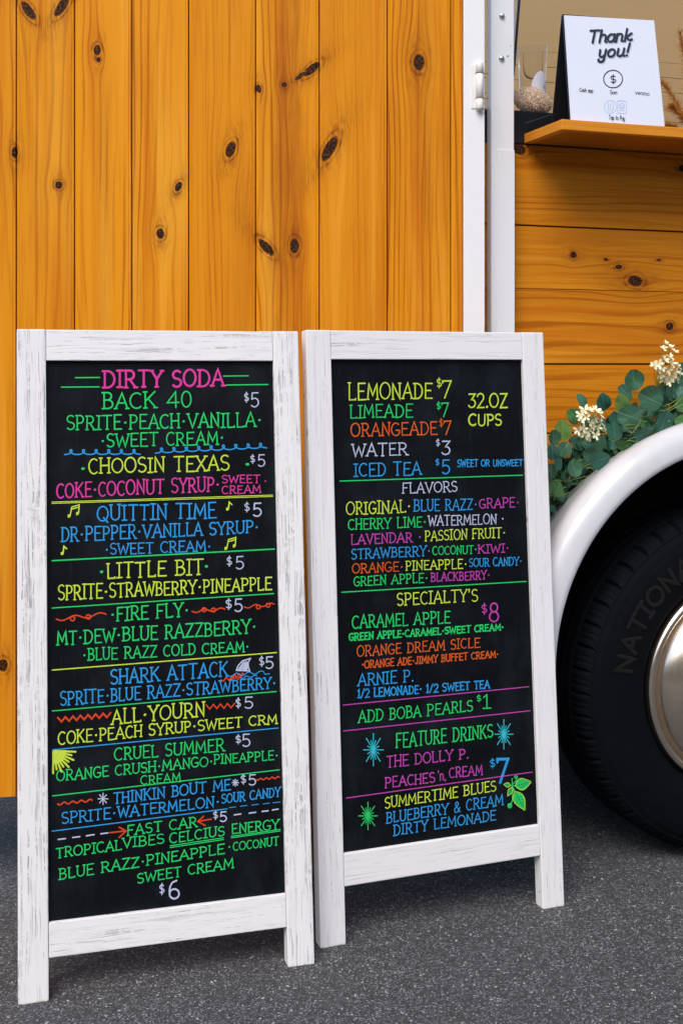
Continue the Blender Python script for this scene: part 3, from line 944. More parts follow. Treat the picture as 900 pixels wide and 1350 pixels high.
A = Board((-.536, 2.015, 0), .279, .107, 'white framed menu board listing sodas, the taller looking one on the left', (.0690, .1255), .012, .66, 'heavy')
A.zoom(60, 470, 2.8125)
A.text('DIRTY SODA', 215, 660, 118, 112, 66, 'pink', w=2.9)
A.line([[(112, 79), (202, 78)], [(60, 114), (200, 113)], [(660, 73), (752, 72)], [(672, 106), (825, 104)]], 'green', 1.6)
A.text('BACK 40', 213, 540, 197, 190, 62, 'green')
A.price('5', 737, 753, 170, 32, 762, 790, 190, 52)
A.text('SPRITE·PEACH·VANILLA·', 80, 802, 275, 262, 55, 'green')
A.text('·SWEET CREAM·', 205, 662, 338, 328, 52, 'green')
A.line([wave(72, 355, 352, 354, 6, 9, True, 14), wave(408, 350, 820, 330, 9, 9, True, 14)], 'blue', 1.7, 'curly_line')
A.text('CHOOSIN TEXAS', 162, 680, 437, 424, 58, 'lime')
A.line([[(138, 416), (142, 416)], [(746, 400), (751, 400)]], 'green', 3.4, 'dots')
A.price('5', 760, 776, 397, 28, 788, 813, 410, 42)
A.text('COKE·COCONUT SYRUP·', 43, 645, 528, 500, 56, 'pink')
A.text('SWEET', 655, 795, 472, 470, 30, 'pink', w=1.35)
A.text('.', 812, 818, 466, 466, 30, 'pink', w=1.35)
A.text('CREAM', 655, 798, 512, 508, 30, 'pink', w=1.35)
A.line([[(25, 540), (842, 514)], [(25, 545), (842, 519)]], 'lime', 1.1)
A.text('QUITTIN TIME', 193, 632, 612, 600, 60, 'blue')
def note2(x, y, s, ink):
    A.line([[(x, y), (x + .15 * s, y - s * .8), (x + .8 * s, y - s * 1.0), (x + .75 * s, y - .25 * s)], [(x + .1 * s, y - .6 * s), (x + .78 * s, y - .8 * s)],
            *[[(xx - .06 * s, yy + e_ * s), (xx + .06 * s, yy + (e_ - .03) * s)] for xx, yy in ((x - .10 * s, y), (x + .64 * s, y - .22 * s)) for e_ in (-.09, -.03, .03, .09)]], ink, 1.5, 'music_note')
def note1(x, y, s, ink):
    A.line([*[[(x - .22 * s, y + e_ * s), (x - .02 * s, y + (e_ - .04) * s)] for e_ in (-.12, -.04, .04, .12)], [(x, y), (x + .12 * s, y - s), (x + .5 * s, y - .65 * s)]], ink, 1.8, 'music_note')
note2(92, 592, 42, 'lime'); note1(678, 566, 26, 'lime')
A.price('5', 738, 756, 577, 32, 770, 800, 595, 48)
A.text('DR·PEPPER·VANILLA SYRUP·', 60, 790, 690, 655, 56, 'blue', 48)
A.zoom(60, 710, 2.727)
A.text('·SWEET CREAM·', 215, 595, 60, 48, 41, 'blue')
note1(64, 54, 26, 'lime'); note2(652, 36, 40, 'lime')
A.line([(25, 80), (822, 38)], 'green')
A.text('LITTLE BIT', 222, 568, 146, 130, 58, 'lime')
A.line([[(201, 120), (204, 120)], [(577, 100), (580, 100)]], 'green', 3.4, 'dots')
A.price('5', 652, 670, 100, 32, 685, 712, 112, 44)
A.text('SPRITE·STRAWBERRY·PINEAPPLE', 47, 812, 224, 186, 56, 'lime', 47)
A.line([(25, 250), (820, 198)], 'green', 1.5)
A.line([wave(40, 290, 218, 272, 2, 7), arc(98, 288, 8, 8, 0, 360), arc(155, 282, 8, 8, 0, 360)], 'red', 1.8, 'scroll')
A.line([wave(528, 262, 645, 254, 2, 5), arc(570, 256, 7, 7, 0, 360), arc(604, 257, 7, 7, 0, 360)], 'red', 1.8, 'scroll')
A.line([wave(715, 246, 822, 236, 1.5 and 2, 5), arc(765, 246, 7, 7, 0, 360), arc(800, 240, 7, 7, 0, 360)], 'red', 1.6, 'scroll')
A.text('·FIRE FLY·', 235, 515, 300, 282, 52, 'green')
A.price('5', 648, 669, 255, 34, 680, 707, 265, 44)
A.text('MT·DEW·BLUE RAZZBERRY·', 43, 757, 386, 342, 52, 'green')
A.text('·BLUE RAZZ COLD CREAM·', 135, 732, 442, 408, 46, 'green', 38)
A.line([(25, 473), (830, 410)], 'lime', 1.5)
A.text('SHARK ATTACK', 235, 655, 527, 497, 55, 'blue')
fin_ = [(686, 474), (692, 458), (708, 440), (736, 431), (728, 446), (729, 462), (734, 476)]
A.line([fin_ + [fin_[0]], [(694, 470), (712, 445)], [(702, 472), (722, 442)], [(712, 474), (726, 450)], [(722, 475), (728, 460)], [(698, 470), (714, 444)], [(708, 473), (724, 446)], [(717, 474), (727, 455)]], 'white', 1.7, 'shark_fin')
A.line([wave(655, 492, 785, 480, 3, 5), [(785, 480), (788, 488), (806, 486)], wave(700, 500, 760, 494, 2, 3)], 'blue', 1.2, 'water_waves')
A.line([wave(632, 508, 680, 503, 2, 6), wave(670, 498, 712, 490, 3, 7), [(690, 508), (705, 490)], [(660, 510), (672, 494)]], 'red', 1.6, 'red_scribble')
A.price('5', 768, 786, 460, 32, 792, 818, 470, 42)
A.text('SPRITE·BLUE RAZZ·STRAWBERRY·', 55, 828, 603, 540, 52, 'blue', 42)
A.line([(25, 620), (830, 550)], 'green', 1.4)
A.text('ALL·YOURN', 240, 572, 670, 640, 55, 'lime')
A.line(zig(45, 652, 235, 634, 14, 8), 'red', 2.2, 'zigzag')
A.line(zig(578, 606, 680, 600, 8, 8), 'red', 1.6, 'zigzag')
A.price('5', 684, 702, 610, 32, 716, 745, 613, 40)
A.zoom(50, 950, 2.647)
A.ck = .83
A.text('COKE·PEACH SYRUP·SWEET CRM', 72, 834, 86, 12, 54, 'lime', 38)
A.line([(52, 102), (838, 26)], 'blue', 1.4)
A.text('CRUEL SUMMER', 268, 650, 141, 108, 50, 'green')
A.price('5', 690, 708, 82, 28, 714, 740, 93, 42)
sunl = [arc(54, 106, r_, r_, 0, 90) for r_ in range(3, 46, 5)]
rays = []
for i in range(9):
    an = R(2 + 88 * i / 8)
    r1 = 78 if i % 2 == 0 else 66
    rays.append([(54 + 46 * math.cos(an), 106 + 46 * math.sin(an)), (54 + r1 * math.cos(an), 106 + r1 * math.sin(an))])
A.line(sunl + rays, 'lime', 2.4, 'sun_drawing')
A.text('ORANGE CRUSH·MANGO·', 67, 611, 214, 159, 44, 'green', 40)
A.text('PINEAPPLE·', 615, 838, 154, 138, 38, 'green')
A.text('CREAM', 360, 498, 226, 216, 36, 'green')
A.line([(52, 263), (842, 172)], 'green', 1.4)
A.text('THINKIN BOUT ME', 265, 672, 293, 243, 45, 'blue')
def star(B_, cx, cy, r_, ry, n, ink, wd=1.3, nm='star_drawing', tips=False):
    ls = []
    for i in range(n):
        an = math.pi * i / n
        k_ = 1.0 if (i % 2 == 0 or n < 5) else .62
        dx, dy = r_ * math.cos(an) * k_, ry * math.sin(an) * k_
        ls.append([(cx - dx, cy - dy), (cx + dx, cy + dy)])
        if tips and i % 2 == 0:
            ls += [[(cx - dx, cy - dy), (cx - dx + .6, cy - dy)], [(cx + dx, cy + dy), (cx + dx + .6, cy + dy)]]
    B_.line(ls, ink, wd, nm)
star(A, 228, 273, 17, 20, 4, 'white'); star(A, 689, 217, 11, 12, 4, 'white')
A.price('5', 708, 726, 222, 30, 736, 760, 228, 36)
A.line(wave(70, 291, 190, 278, 4, 4), 'red', 1.8, 'squiggle')
A.line(wave(762, 206, 842, 198, 4, 3), 'red', 1.6, 'squiggle')
A.text('SPRITE·WATERMELON·', 85, 634, 363, 301, 46, 'blue', 42)
A.text('SOUR CANDY', 641, 845, 291, 266, 38, 'blue')
A.line([(50, 386), (660, 308)], 'blue', 1.4)
A.line([[(668, 304), (690, 301)], [(706, 299), (730, 296)], [(746, 295), (770, 292)], [(786, 291), (808, 288)], [(820, 287), (845, 284)]], 'blue', 1.0, 'dashes')
A.text('FAST CAR', 312, 555, 403, 373, 42, 'green')
A.line([[(72, 415), (97, 412)], [(122, 408), (147, 405)], [(170, 402), (197, 398)], [(220, 395), (245, 392)]], 'white', 1.7, 'dashes')
A.line([[(685, 329), (708, 326)], [(737, 323), (760, 320)], [(782, 317), (803, 315)], [(818, 312), (838, 309)]], 'white', 1.7, 'dashes')
A.line([[(252, 391), (308, 385)], [(284, 372), (308, 385), (284, 408)]], 'red', 1.8, 'arrow')
A.line([[(605, 344), (558, 352)], [(578, 334), (558, 352), (584, 366)]], 'red', 1.8, 'arrow')
A.price('5', 612, 628, 345, 26, 636, 658, 355, 34)
A.text('TROPICAL', 65, 292, 482, 452, 41, 'green')
A.text('VIBES', 298, 440, 447, 430, 40, 'green')
A.text('CELCIUS', 460, 650, 430, 403, 40, 'green')
A.text('ENERGY', 677, 840, 397, 380, 40, 'green')
A.line([[(462, 437), (648, 409)], [(462, 443), (648, 415)], [(675, 404), (845, 380)], [(675, 409), (845, 385)]], 'green', 1.2, 'underline')
A.text('BLUE RAZZ·PINEAPPLE', 75, 650, 557, 465, 44, 'green', 40)
A.text('·', 664, 672, 458, 458, 40, 'green')
A.text('COCONUT', 682, 840, 457, 436, 34, 'green')
A.text('SWEET CREAM', 348, 682, 570, 515, 40, 'green')
A.price('6', 425, 441, 607, 34, 457, 493, 625, 62)

B = Board((-.038, 2.211, 0), .355, .074, 'white framed menu board listing lemonade flavors, standing next to the trailer wheel', (.1035, .1620), .11, .15, 'light')
B.zoom(430, 480, 3.214)
B.text('LEMONADE', 93, 447, 154, 148, 76, 'lime', 68)
B.price('7', 467, 487, 102, 38, 490, 527, 147, 72, 'lime')
B.text('LIMEADE', 100, 365, 232, 227, 58, 'green')
B.price('7', 467, 483, 195, 30, 488, 516, 226, 58, 'green')
B.text('ORANGEADE', 105, 468, 310, 302, 58, 'orange')
B.price('7', 478, 494, 268, 32, 498, 527, 302, 58, 'orange')
B.text('WATER', 110, 343, 395, 388, 56, 'white')
B.price('3', 464, 480, 350, 28, 490, 523, 387, 56, 'white')
B.text('ICED TEA', 118, 400, 480, 471, 58, 'blue')
B.price('5', 462, 478, 432, 26, 490, 522, 468, 58, 'blue')
B.text('SWEET OR UNSWEET', 555, 830, 438, 434, 32, 'blue', 27, serif=False, w=1.5)
B.text('32.OZ', 603, 765, 188, 186, 62, 'lime', serif=False, w=2.3)
B.text('CUPS', 603, 740, 264, 262, 50, 'lime', serif=False, w=2.3)
B.line([(58, 496), (830, 471)], 'green', 1.6)
B.text('FLAVORS', 322, 553, 550, 543, 46, 'white')
B.text('ORIGINAL·', 85, 357, 642, 630, 55, 'lime')
B.text('BLUE RAZZ·', 370, 637, 627, 618, 52, 'blue', 46)
B.text('GRAPE·', 648, 815, 614, 608, 42, 'mag')
B.text('CHERRY LIME·', 93, 423, 705, 692, 46, 'green')
B.text('WATERMELON ·', 432, 752, 688, 678, 44, 'white')
B.text('LAVENDAR ·', 105, 403, 767, 755, 44, 'mag')
B.text('PASSION FRUIT·', 418, 758, 752, 737, 44, 'lime')
B.zoom(430, 700, 3.214)
B.text('STRAWBERRY·', 107, 440, 122, 107, 44, 'blue')
B.text('COCONUT·', 450, 637, 105, 97, 37, 'green')
B.text('KIWI·', 643, 773, 98, 92, 38, 'mag')
B.text('ORANGE·', 110, 325, 182, 173, 42, 'orange')
B.text('PINEAPPLE·', 337, 595, 170, 160, 42, 'lime')
B.text('SOUR CANDY·', 605, 827, 155, 148, 37, 'blue')
B.text('GREEN APPLE·', 117, 430, 236, 220, 42, 'green')
B.text('BLACKBERRY·', 443, 692, 218, 206, 38, 'mag')
B.line([(65, 260), (845, 214)], 'green', 1.6)
B.text("SPECIALTY'S", 300, 640, 318, 300, 54, 'lime')
B.text('CARAMEL APPLE', 110, 523, 416, 392, 58, 'green', 52)
B.price('8', 657, 680, 353, 40, 690, 728, 387, 78, 'mag')
B.text('GREEN APPLE·CARAMEL·SWEET CREAM·', 97, 750, 468, 422, 32, 'green', 28, w=1.9)
B.text('ORANGE DREAM SICLE', 130, 650, 535, 495, 47, 'orange', 43)
B.text('·ORANGE ADE·JIMMY BUFFET CREAM·', 150, 728, 585, 537, 34, 'orange', 29, w=1.6)
B.text('ARNIE P.', 135, 368, 660, 640, 54, 'blue')
B.text('1/2 LEMONADE· 1/2 SWEET TEA', 133, 690, 710, 668, 38, 'blue', 34, w=1.8)
B.line([(72, 738), (857, 660)], 'mag', 1.4)
B.zoom(430, 900, 3.103)
B.text('ADD BOBA PEARLS', 132, 597, 167, 118, 52, 'green', 46)
B.price('1', 614, 632, 80, 26, 640, 668, 108, 55, 'green')
B.line([(70, 198), (832, 115)], 'mag', 1.4)
B.text('FEATURE DRINKS', 285, 680, 270, 225, 62, 'green', 56)
star(B, 192, 275, 40, 66, 8, 'cyan', 1.3, tips=True)
star(B, 725, 211, 37, 60, 8, 'cyan', 1.3, tips=True)
B.text('THE DOLLY P.', 247, 580, 350, 312, 50, 'mag', 42)
B.text('PEACHES', 240, 443, 433, 410, 45, 'mag', 42)
B.text("'n,", 455, 490, 404, 400, 44, 'mag', serif=False)
B.text('CREAM', 503, 637, 393, 378, 43, 'mag')
B.line([(82, 472), (840, 366)], 'mag', 1.4)
B.text('$', 668, 690, 350, 349, 34, 'blue', serif=False, jit=0, nm='price')
B.text('7', 697, 742, 412, 411, 96, 'blue', serif=False, w=3.8, jit=0, nm='price')
B.text('SUMMERTIME BLUES', 240, 692, 517, 445, 46, 'lime', 44)
B.text('BLUEBERRY & CREAM', 245, 722, 578, 503, 46, 'blue')
B.text('DIRTY LEMONADE', 275, 692, 628, 564, 46, 'blue', 42)
star(B, 170, 545, 38, 56, 8, 'green', 1.3, tips=True)


def drawn_leaf(cx, cy, l, wd, ang, ink):
    """a filled leaf brushed on the board"""
    ca, sa = math.cos(R(ang)), math.sin(R(ang))
    top, bot = [], []
    for i in range(11):
        t = i / 10
        hw = wd * math.sin(math.pi * t ** .8) * (1 - .15 * t)
        top.append((l * t, hw)); bot.append((l * t, -hw))
    P_ = lambda p: B.pt(cx + p[0] * ca - p[1] * sa, cy + p[0] * sa + p[1] * ca)
    v_, f_ = [], []
    for a_, b_ in zip(top, bot):
        q0, q1 = P_(a_), P_(b_)
        v_ += [(q0[0], .00875, q0[1]), (q1[0], .00875, q1[1])]
    f_ = [(2 * i, 2 * i + 1, 2 * i + 3, 2 * i + 2) for i in range(10)]
    mb = MB().raw(v_, f_, 0)
    for fr in (.25, .4, .55, .7, .85):
        for sg in (1, -1):
            ribbon(mb, [P_((l * fr - 4, 0)), P_((l * fr + l * .14, sg * wd * .7 * math.sin(math.pi * fr ** .8)))], .0011, .0084, 1)
    ribbon(mb, [P_((0, 0)), P_((l, 0))], .0014, .00835, 1)
    ribbon(mb, [P_(p) for p in top], .0013, .0083, 2); ribbon(mb, [P_(p) for p in bot], .0013, .0083, 2)
    o = mb.build('leaf_drawing', [INK[ink], INK['dgreen'], INK['lime']], B.cb)
    o['label'] = 'green leaf drawing'
B.zoom(640, 1000, 12.857)
drawn_leaf(495, 462, 275, 105, -14, 'green')
drawn_leaf(490, 560, 355, 100, 62, 'green')
drawn_leaf(410, 455, 108, 40, 190, 'green')
drawn_leaf(445, 490, 165, 42, 118, 'green')
B.line([[(445, 340), (445, 470), (500, 570)], [(460, 430), (510, 380), (525, 320)], [(455, 550), (445, 720), (420, 790)], arc(508, 315, 25, 20, 0, 360), arc(405, 800, 32, 38, 0, 360), arc(400, 800, 14, 18, 0, 360),
        [(445, 480), (490, 560)], [(405, 455), (495, 462)]], 'green', 1.5, 'stem_drawing')

# ------------------------------------------------------------------ payment sign on the shelf
CF = Frame((0.483, 2.558, SHZ1), R(17), R(12.3))
sign = bpy.data.objects.new('payment_sign', None); COL.objects.link(sign)
sign.matrix_world = CF.matrix(); sign.empty_display_size = .05
tag(sign, 'white Thank you payment sign on a black stand, standing on the wooden serving shelf', 'sign')
k = NT('white_paper')
x, y, z = k.co()
M_PAPER = k.fin(k.mix(k.noise(k.vec(x, y, z), 25.0, 3), (0.62, 0.65, 0.76), (0.66, 0.69, 0.79)), 0.45)
cu = lambda px, py: CF.at(px, py)
c_bl, c_br, c_tr, c_tl = cu(752, 160), cu(875.5, 166.5), cu(861.5, 27), cu(743, 20)
cz0 = 0.001
paper = MB()
def slab(mb, q, y0, y1):
    v_ = [(p[0], y0, max(p[1], cz0)) for p in q] + [(p[0], y1, max(p[1], cz0)) for p in q]
    return mb.raw(v_, [(0, 1, 2, 3), (7, 6, 5, 4), (0, 4, 5, 1), (1, 5, 6, 2), (2, 6, 7, 3), (3, 7, 4, 0)])
slab(paper, [c_bl, c_br, c_tr, c_tl], 0, .0012).build('card', M_PAPER, sign)
bq = [(c_bl[0] - .002, cz0), (c_br[0], cz0), (c_tr[0], c_tr[1]), (c_tl[0] - .003, c_tl[1] + .003)]
slab(MB(), bq, .0016, .004).build('stand_front', M_BLACKPL, sign)
# rear panel of the stand leans the other way
rp = empty('stand_back', (0, .0045, c_tl[1]), 0, sign)
rp.rotation_euler = (R(24), 0, 0)
MB().box((c_tl[0] - .003, 0, -c_tl[1] / math.cos(R(12)) + .002), (c_tr[0], .0025, 0)).build('rear_panel', M_BLACKPL, rp)
INKB = paint('print_navy', (0.010, 0.014, 0.03), 0.5, 0, .1)
INKS = paint('print_grey_shadow', (0.42, 0.45, 0.56), 0.5, 0, .1)
INKL = paint('print_light_blue', (0.25, 0.42, 0.66), 0.5, 0, .1)
sc_ = 6.92
def sp(x, y): return cu(750 + x / sc_, 20 + y / sc_)
_c = [0]
def stext(t, x0, x1, b0, b1, cap, mat, wd, slant=0, off=(0, 0), lvl=0, gap=.12, nm='printed_text'):
    st_, wt = lay(t, False, gap, 0, slant)
    mb = MB()
    for s_ in st_:
        if len(s_) < 6: s_ = dens(s_, .3)
        _c[0] += 1
        ribbon(mb, [sp(x0 + (x1 - x0) * p[0] / wt + off[0], b0 + (b1 - b0) * p[0] / wt - p[1] * cap + off[1]) for p in s_], wd, -.0003 - lvl - .00004 * (_c[0] % 6), dome=.0001)
    return mb.build(nm, mat, sign)
for mat, off, lvl in ((INKS, (8, 8), 0), (INKB, (0, 0), .0005)):
    stext('Thank', 170, 560, 255, 235, 110, mat, .0056, .16, off, lvl, .10)
    stext('you!', 262, 535, 388, 370, 108, mat, .0056, .16, off, lvl, .12)
stext('Cash app', 92, 215, 698, 706, 34, INKB, .0013)
stext('Sam', 370, 436, 720, 722, 34, INKB, .00125)
stext('venmo', 600, 727, 722, 735, 36, INKB, .0013)
stext('Tap to Pay', 360, 505, 952, 962, 40, INKB, .0013)
def sline(lines, mat, wd, nm):
    mb = MB()
    for l in lines:
        _c[0] += 1
        ribbon(mb, [sp(*p) for p in l], wd, -.0003 - .00004 * (_c[0] % 6), dome=.0001)
    return mb.build(nm, mat, sign)
sline([arc(397, 583, 86, 80, 0, 360, 28)], INKB, .0024, 'dollar_ring')
stext('$', 372, 425, 622, 622, 74, INKB, .0024)
sline([arc(374, 838, 56, 58, 0, 360, 24), [(355, 800), (350, 850), (362, 880)], [(374, 808), (370, 850), (378, 872)], [(392, 800), (402, 850), (385, 880)],
       [(445, 780), (510, 786), (520, 800), (520, 888), (508, 900), (446, 894), (438, 880), (438, 790), (445, 780)],
       arc(478, 830, 26, 24, 0, 360, 16), [(465, 832), (478, 842), (492, 820)], [(455, 868), (500, 872)]], INKL, .0010, 'tap_icon')

# ------------------------------------------------------------------ cup, plush, dried grass inside the window
k = NT('clear_plastic')
gl = k.b
gl.inputs["Transmission Weight"].default_value = 1.0
gl.inputs["IOR"].default_value = 1.08
M_CLEAR = k.fin((0.95, 0.95, 0.95), 0.04)
IFr = lambda dep: Frame(TO - WF.n * dep, TY)
cupd = .060
fr = IFr(cupd)
ux0, uz1 = fr.at(683, 61); ux1, _ = fr.at(719.5, 61)
cxl = (ux0 + ux1) / 2; rt = (ux1 - ux0) / 2
czb = 1.6325
wp = TO + WF.u * cxl + WF.b * cupd
cup = empty('plastic_cup', (wp.x, wp.y, czb), TY)
tag(cup, 'clear plastic cup with a round white label behind the window post', 'cup')
ch = uz1 - czb
rb = rt * .78
MB().lathe([(0.0001, .002), (rb, .002), (rb + (rt - rb) * .5, ch * .5), (rt, ch - .003), (rt + .0016, ch - .0015), (rt + .0016, ch), (rt - .0006, ch), (rt - .0012, ch - .004),
            (rb + (rt - rb) * .5 - .0012, ch * .5), (rb - .0012, .0035), (0.0001, .0035)], 40, axis='z').build('cup_body', M_CLEAR, cup)
# label: a domed patch wrapped on the front
lab = MB(); nn = 14; rows_ = []
for i in range(nn + 1):
    an = -125 + 92 * i / nn
    t = (i / nn) * 2 - 1
    top = ch * (.16 + .46 * math.sqrt(max(0, 1 - (t + .05) ** 2 / 1.15)))
    for zf in (0, .5, 1):
        z_ = ch * .06 + (top - ch * .06) * zf
        r_ = rb + (rt - rb) * z_ / ch + .0008
        rows_.append((r_ * math.cos(R(an)), r_ * math.sin(R(an)), z_))
lab.raw(rows_, [(i * 3 + j, (i + 1) * 3 + j, (i + 1) * 3 + j + 1, i * 3 + j + 1) for i in range(nn) for j in range(2)], 0, True)
lab.build('label_sticker', paint('pale_sticker', (0.66, 0.66, 0.80), .5), cup)
dm = MB()
for i, (a_, z_, r_) in enumerate([(-62, .42, .0042)]):
    rr_ = rb + (rt - rb) * z_ + .0016
    dm.raw([(rr_ * math.cos(R(a_)) - math.sin(R(a_)) * r_ * math.cos(t_), rr_ * math.sin(R(a_)) + math.cos(R(a_)) * r_ * math.cos(t_), z_ * ch + r_ * math.sin(t_)) for t_ in [j * .524 for j in range(12)]], [tuple(range(12))])
dm.build('yellow_emblem', paint('yellow_print', (0.62, 0.50, 0.10), .5), cup)
tm = MB()
for z_, aa in ((.29, range(-80, -44, 6)), (.22, range(-86, -40, 5))):
    for a_ in aa:
        rr_ = rb + (rt - rb) * z_ + .0015
        p0 = Vector((rr_ * math.cos(R(a_)), rr_ * math.sin(R(a_)), z_ * ch)); t_ = Vector((-math.sin(R(a_)), math.cos(R(a_)), 0))
        tm.raw([p0 - t_ * .0008, p0 + t_ * .0008, p0 + t_ * .0008 + Vector((0, 0, .0035)), p0 - t_ * .0008 + Vector((0, 0, .0035))], [(0, 1, 2, 3)])
tm.build('small_print', paint('blue_print', (0.14, 0.18, 0.32), .5), cup)

# plush roll
wp = TO + WF.u * (fr.at(690, 120)[0]) + WF.b * .020
plush = MB()
rp_ = random.Random(5)
bm = bmesh.new(); bmesh.ops.create_icosphere(bm, subdivisions=4, radius=1)
def pl(p):
    t = p.x
    r_ = 1.0 if t > 0 else 1.0 - .15 * t * t
    n_ = 1 + .05 * math.sin(p.x * 9 + p.z * 7) + .04 * math.sin(p.y * 13 + p.x * 5)
    return Vector((p.x * .046, p.y * .020 * n_, p.z * .0265 * r_ * n_ - p.x * .006))
vs = [pl(v_.co) for v_ in bm.verts]; ns = [v_.co.copy() for v_ in bm.verts]
plush.raw(vs, [[v_.index for v_ in f_.verts] for f_ in bm.faces], 0, True)
for q, n_ in zip(vs, ns):
    if n_.y > .4: continue
    for _ in range(5):
        o_ = q + Vector([rp_.uniform(-1, 1) for _ in range(3)]) * .0016
        d_ = (n_ + Vector([rp_.uniform(-1, 1) for _ in range(3)]) * .8).normalized() * rp_.uniform(.003, .0065)
        s_ = d_.cross(Vector((rp_.random(), rp_.random(), rp_.random()))).normalized() * .0009
        t_ = d_.cross(s_).normalized() * .0009
        plush.raw([o_ - s_, o_ + s_, o_ + t_, o_ + d_], [(0, 1, 3), (1, 2, 3), (2, 0, 3)], 0)
bm.free()
po = plush.build('plush_roll', paint('cream_fleece', (0.66, 0.53, 0.41), .9, 0, .5, 260, .1))
po.location = (wp.x, wp.y, 1.6325 + .0275); po.rotation_euler = (0, 0, TY)
tag(po, 'cream curly fleece roll lying in front of the clear cup', 'plush roll')

# dried grass in a vase, right of the sign inside the window
pg = TO + WF.u * (IFr(.2).at(915, 150)[0]) + WF.b * .2
pamp = empty('dried_grass', (pg.x, pg.y, 1.553), TY)
tag(pamp, 'brown dried grass bouquet inside the window at the right edge', 'dried plant')
MB().lathe([(0.0001, 0), (.03, 0), (.042, .02), (.036, .06), (.02, .075), (.023, .085), (.018, .084), (.016, .06)], 24, axis='z').build('vase', paint('brown_vase', (.12, .06, .03), .4), pamp)
rg = random.Random(9)
M_PL1 = paint('ochre_plume', (.50, .21, .045), .9, 0, .3, 200, .1)
for (tx, ty, tz, ln) in [(-.085, -.02, .16, 1), (-.075, .03, .23, 1), (-.03, .02, .36, 1), (.03, 0, .40, 1), (.08, .02, .28, 1), (-.10, .0, .11, 1)]:
    mb = MB()
    base = Vector((0, 0, .07)); tip = Vector((tx, ty, tz))
    pts = [base.lerp(tip, t) + Vector((0, 0, .02 * math.sin(math.pi * t))) for t in [i / 8 for i in range(9)]]
    mb.tube(pts, .0012, 5)
    for i in range(420):
        t = .35 + .65 * rg.random()
        q = base.lerp(tip, t) + Vector((0, 0, .02 * math.sin(math.pi * t)))
        d_ = ((tip - base).normalized() * rg.uniform(.5, 1.4) + Vector([rg.uniform(-1, 1) for _ in range(3)]) * .7).normalized() * rg.uniform(.012, .034)
        s_ = d_.cross(Vector((0, 1, .3))).normalized() * .0007
        mb.raw([q - s_, q + s_, q + d_ + Vector((0, 0, -.006))], [(0, 1, 2)])
    mb.build('plume', M_PL1, pamp)

# ------------------------------------------------------------------ eucalyptus garland on the fender
def leafmat(name, c0, c1, vein):
    k = NT(name)
    x, y, z = k.co()
    r_ = k.rnd()
    n = k.noise(k.vec(x, y, z), 90.0, 3)
    c = k.mix(n, c0, c1)
    c = k.mix(k.mul(r_, .45), c, tuple(v_ * .55 for v_ in c0))
    ax = k.math('ABSOLUTE', x)
    mid_ = k.sub(1.0, k.ramp01(ax, .0003, .0011))
    # side veins fanning from the base
    ang = k.math('ARCTAN2', ax, k.add(y, .004))
    rays_ = k.ramp01(k.math('SINE', k.add(k.mul(ang, 26.0), k.mul(n, 2.0))), .80, 1.0)
    c = k.mix(k.math('ADD', k.mul(mid_, .55), k.mul(rays_, .28), clamp=True), c, vein)
    k.bump(rays_, .3, .0006)
    return k.fin(c, 0.48, 0.0, 0.35)
LM = [leafmat('leaf_blue_green', (0.028, 0.100, 0.052), (0.050, 0.150, 0.080), (0.12, 0.22, 0.14)),
      leafmat('leaf_mid_green', (0.035, 0.125, 0.034), (0.065, 0.190, 0.050), (0.13, 0.24, 0.10)),
      leafmat('leaf_yellow_green', (0.095, 0.190, 0.035), (0.130, 0.230, 0.050), (0.20, 0.30, 0.10)),
      leafmat('leaf_teal', (0.013, 0.078, 0.055), (0.028, 0.115, 0.075), (0.08, 0.18, 0.13))]


def leaf_mesh(seed, elong=1.0):
    rr_ = random.Random(seed)
    v_, f_ = [(0, .5, 0)], []
    cup_ = rr_.uniform(-.18, .18); fold = rr_.uniform(.05, .25)
    n_ = 20
    def zz_(x_, y_): return cup_ * ((x_) ** 2 + (y_ - .5) ** 2) * 2 + fold * abs(x_) + .04 * math.sin(x_ * 8 + y_ * 6 + seed)
    for rg_ in (.5, 1.0):
        for i in range(n_):
            a_ = 2 * math.pi * i / n_ - math.pi / 2
            r_ = .5 * rg_ * (1 + .03 * math.sin(3 * a_ + seed))
            x_ = r_ * math.cos(a_) * (1 / elong); y_ = .5 + r_ * math.sin(a_) * (1 + (.10 if math.sin(a_) > .9 else 0))
            v_.append((x_, y_, zz_(x_, y_)))
    for i in range(n_):
        j = (i + 1) % n_
        f_.append((0, 1 + i, 1 + j)); f_.append((1 + i, 1 + n_ + i, 1 + n_ + j, 1 + j))
    return v_, f_
SZ = .05
LEAFM = []
for mi_ in range(4):
    for sd_ in range(3):
        v_, f_ = leaf_mesh(sd_ * 7 + mi_, (1.0, 1.08, 1.45)[sd_])
        mb = MB().raw([(a_ * SZ, b_ * SZ, c_ * SZ) for a_, b_, c_ in v_], f_, 0, True)
        mb.tube([(0, .08 * SZ, .001), (0, -.12 * SZ, .0), (.004, -.32 * SZ, -.004)], .0006, 5, 1)
        me = bpy.data.meshes.new('leaf'); me.from_pydata(mb.v, [], mb.f)
        me.materials.append(LM[mi_]); me.materials.append(M_STEM)
        me.polygons.foreach_set("material_index", mb.mi); me.polygons.foreach_set("use_smooth", mb.sm)
        LEAFM.append(me)
garl = empty('leaf_garland', TO + WF.u * .2 + WF.n * .05 + Vector((0, 0, .85)), TY)
tag(garl, 'green eucalyptus garland with cream flowers lying along the top of the white fender', 'garland')
gi = lambda p: p - Vector((.2, -.05, .85))            # trailer coordinates -> garland coordinates
rl = random.Random(21)


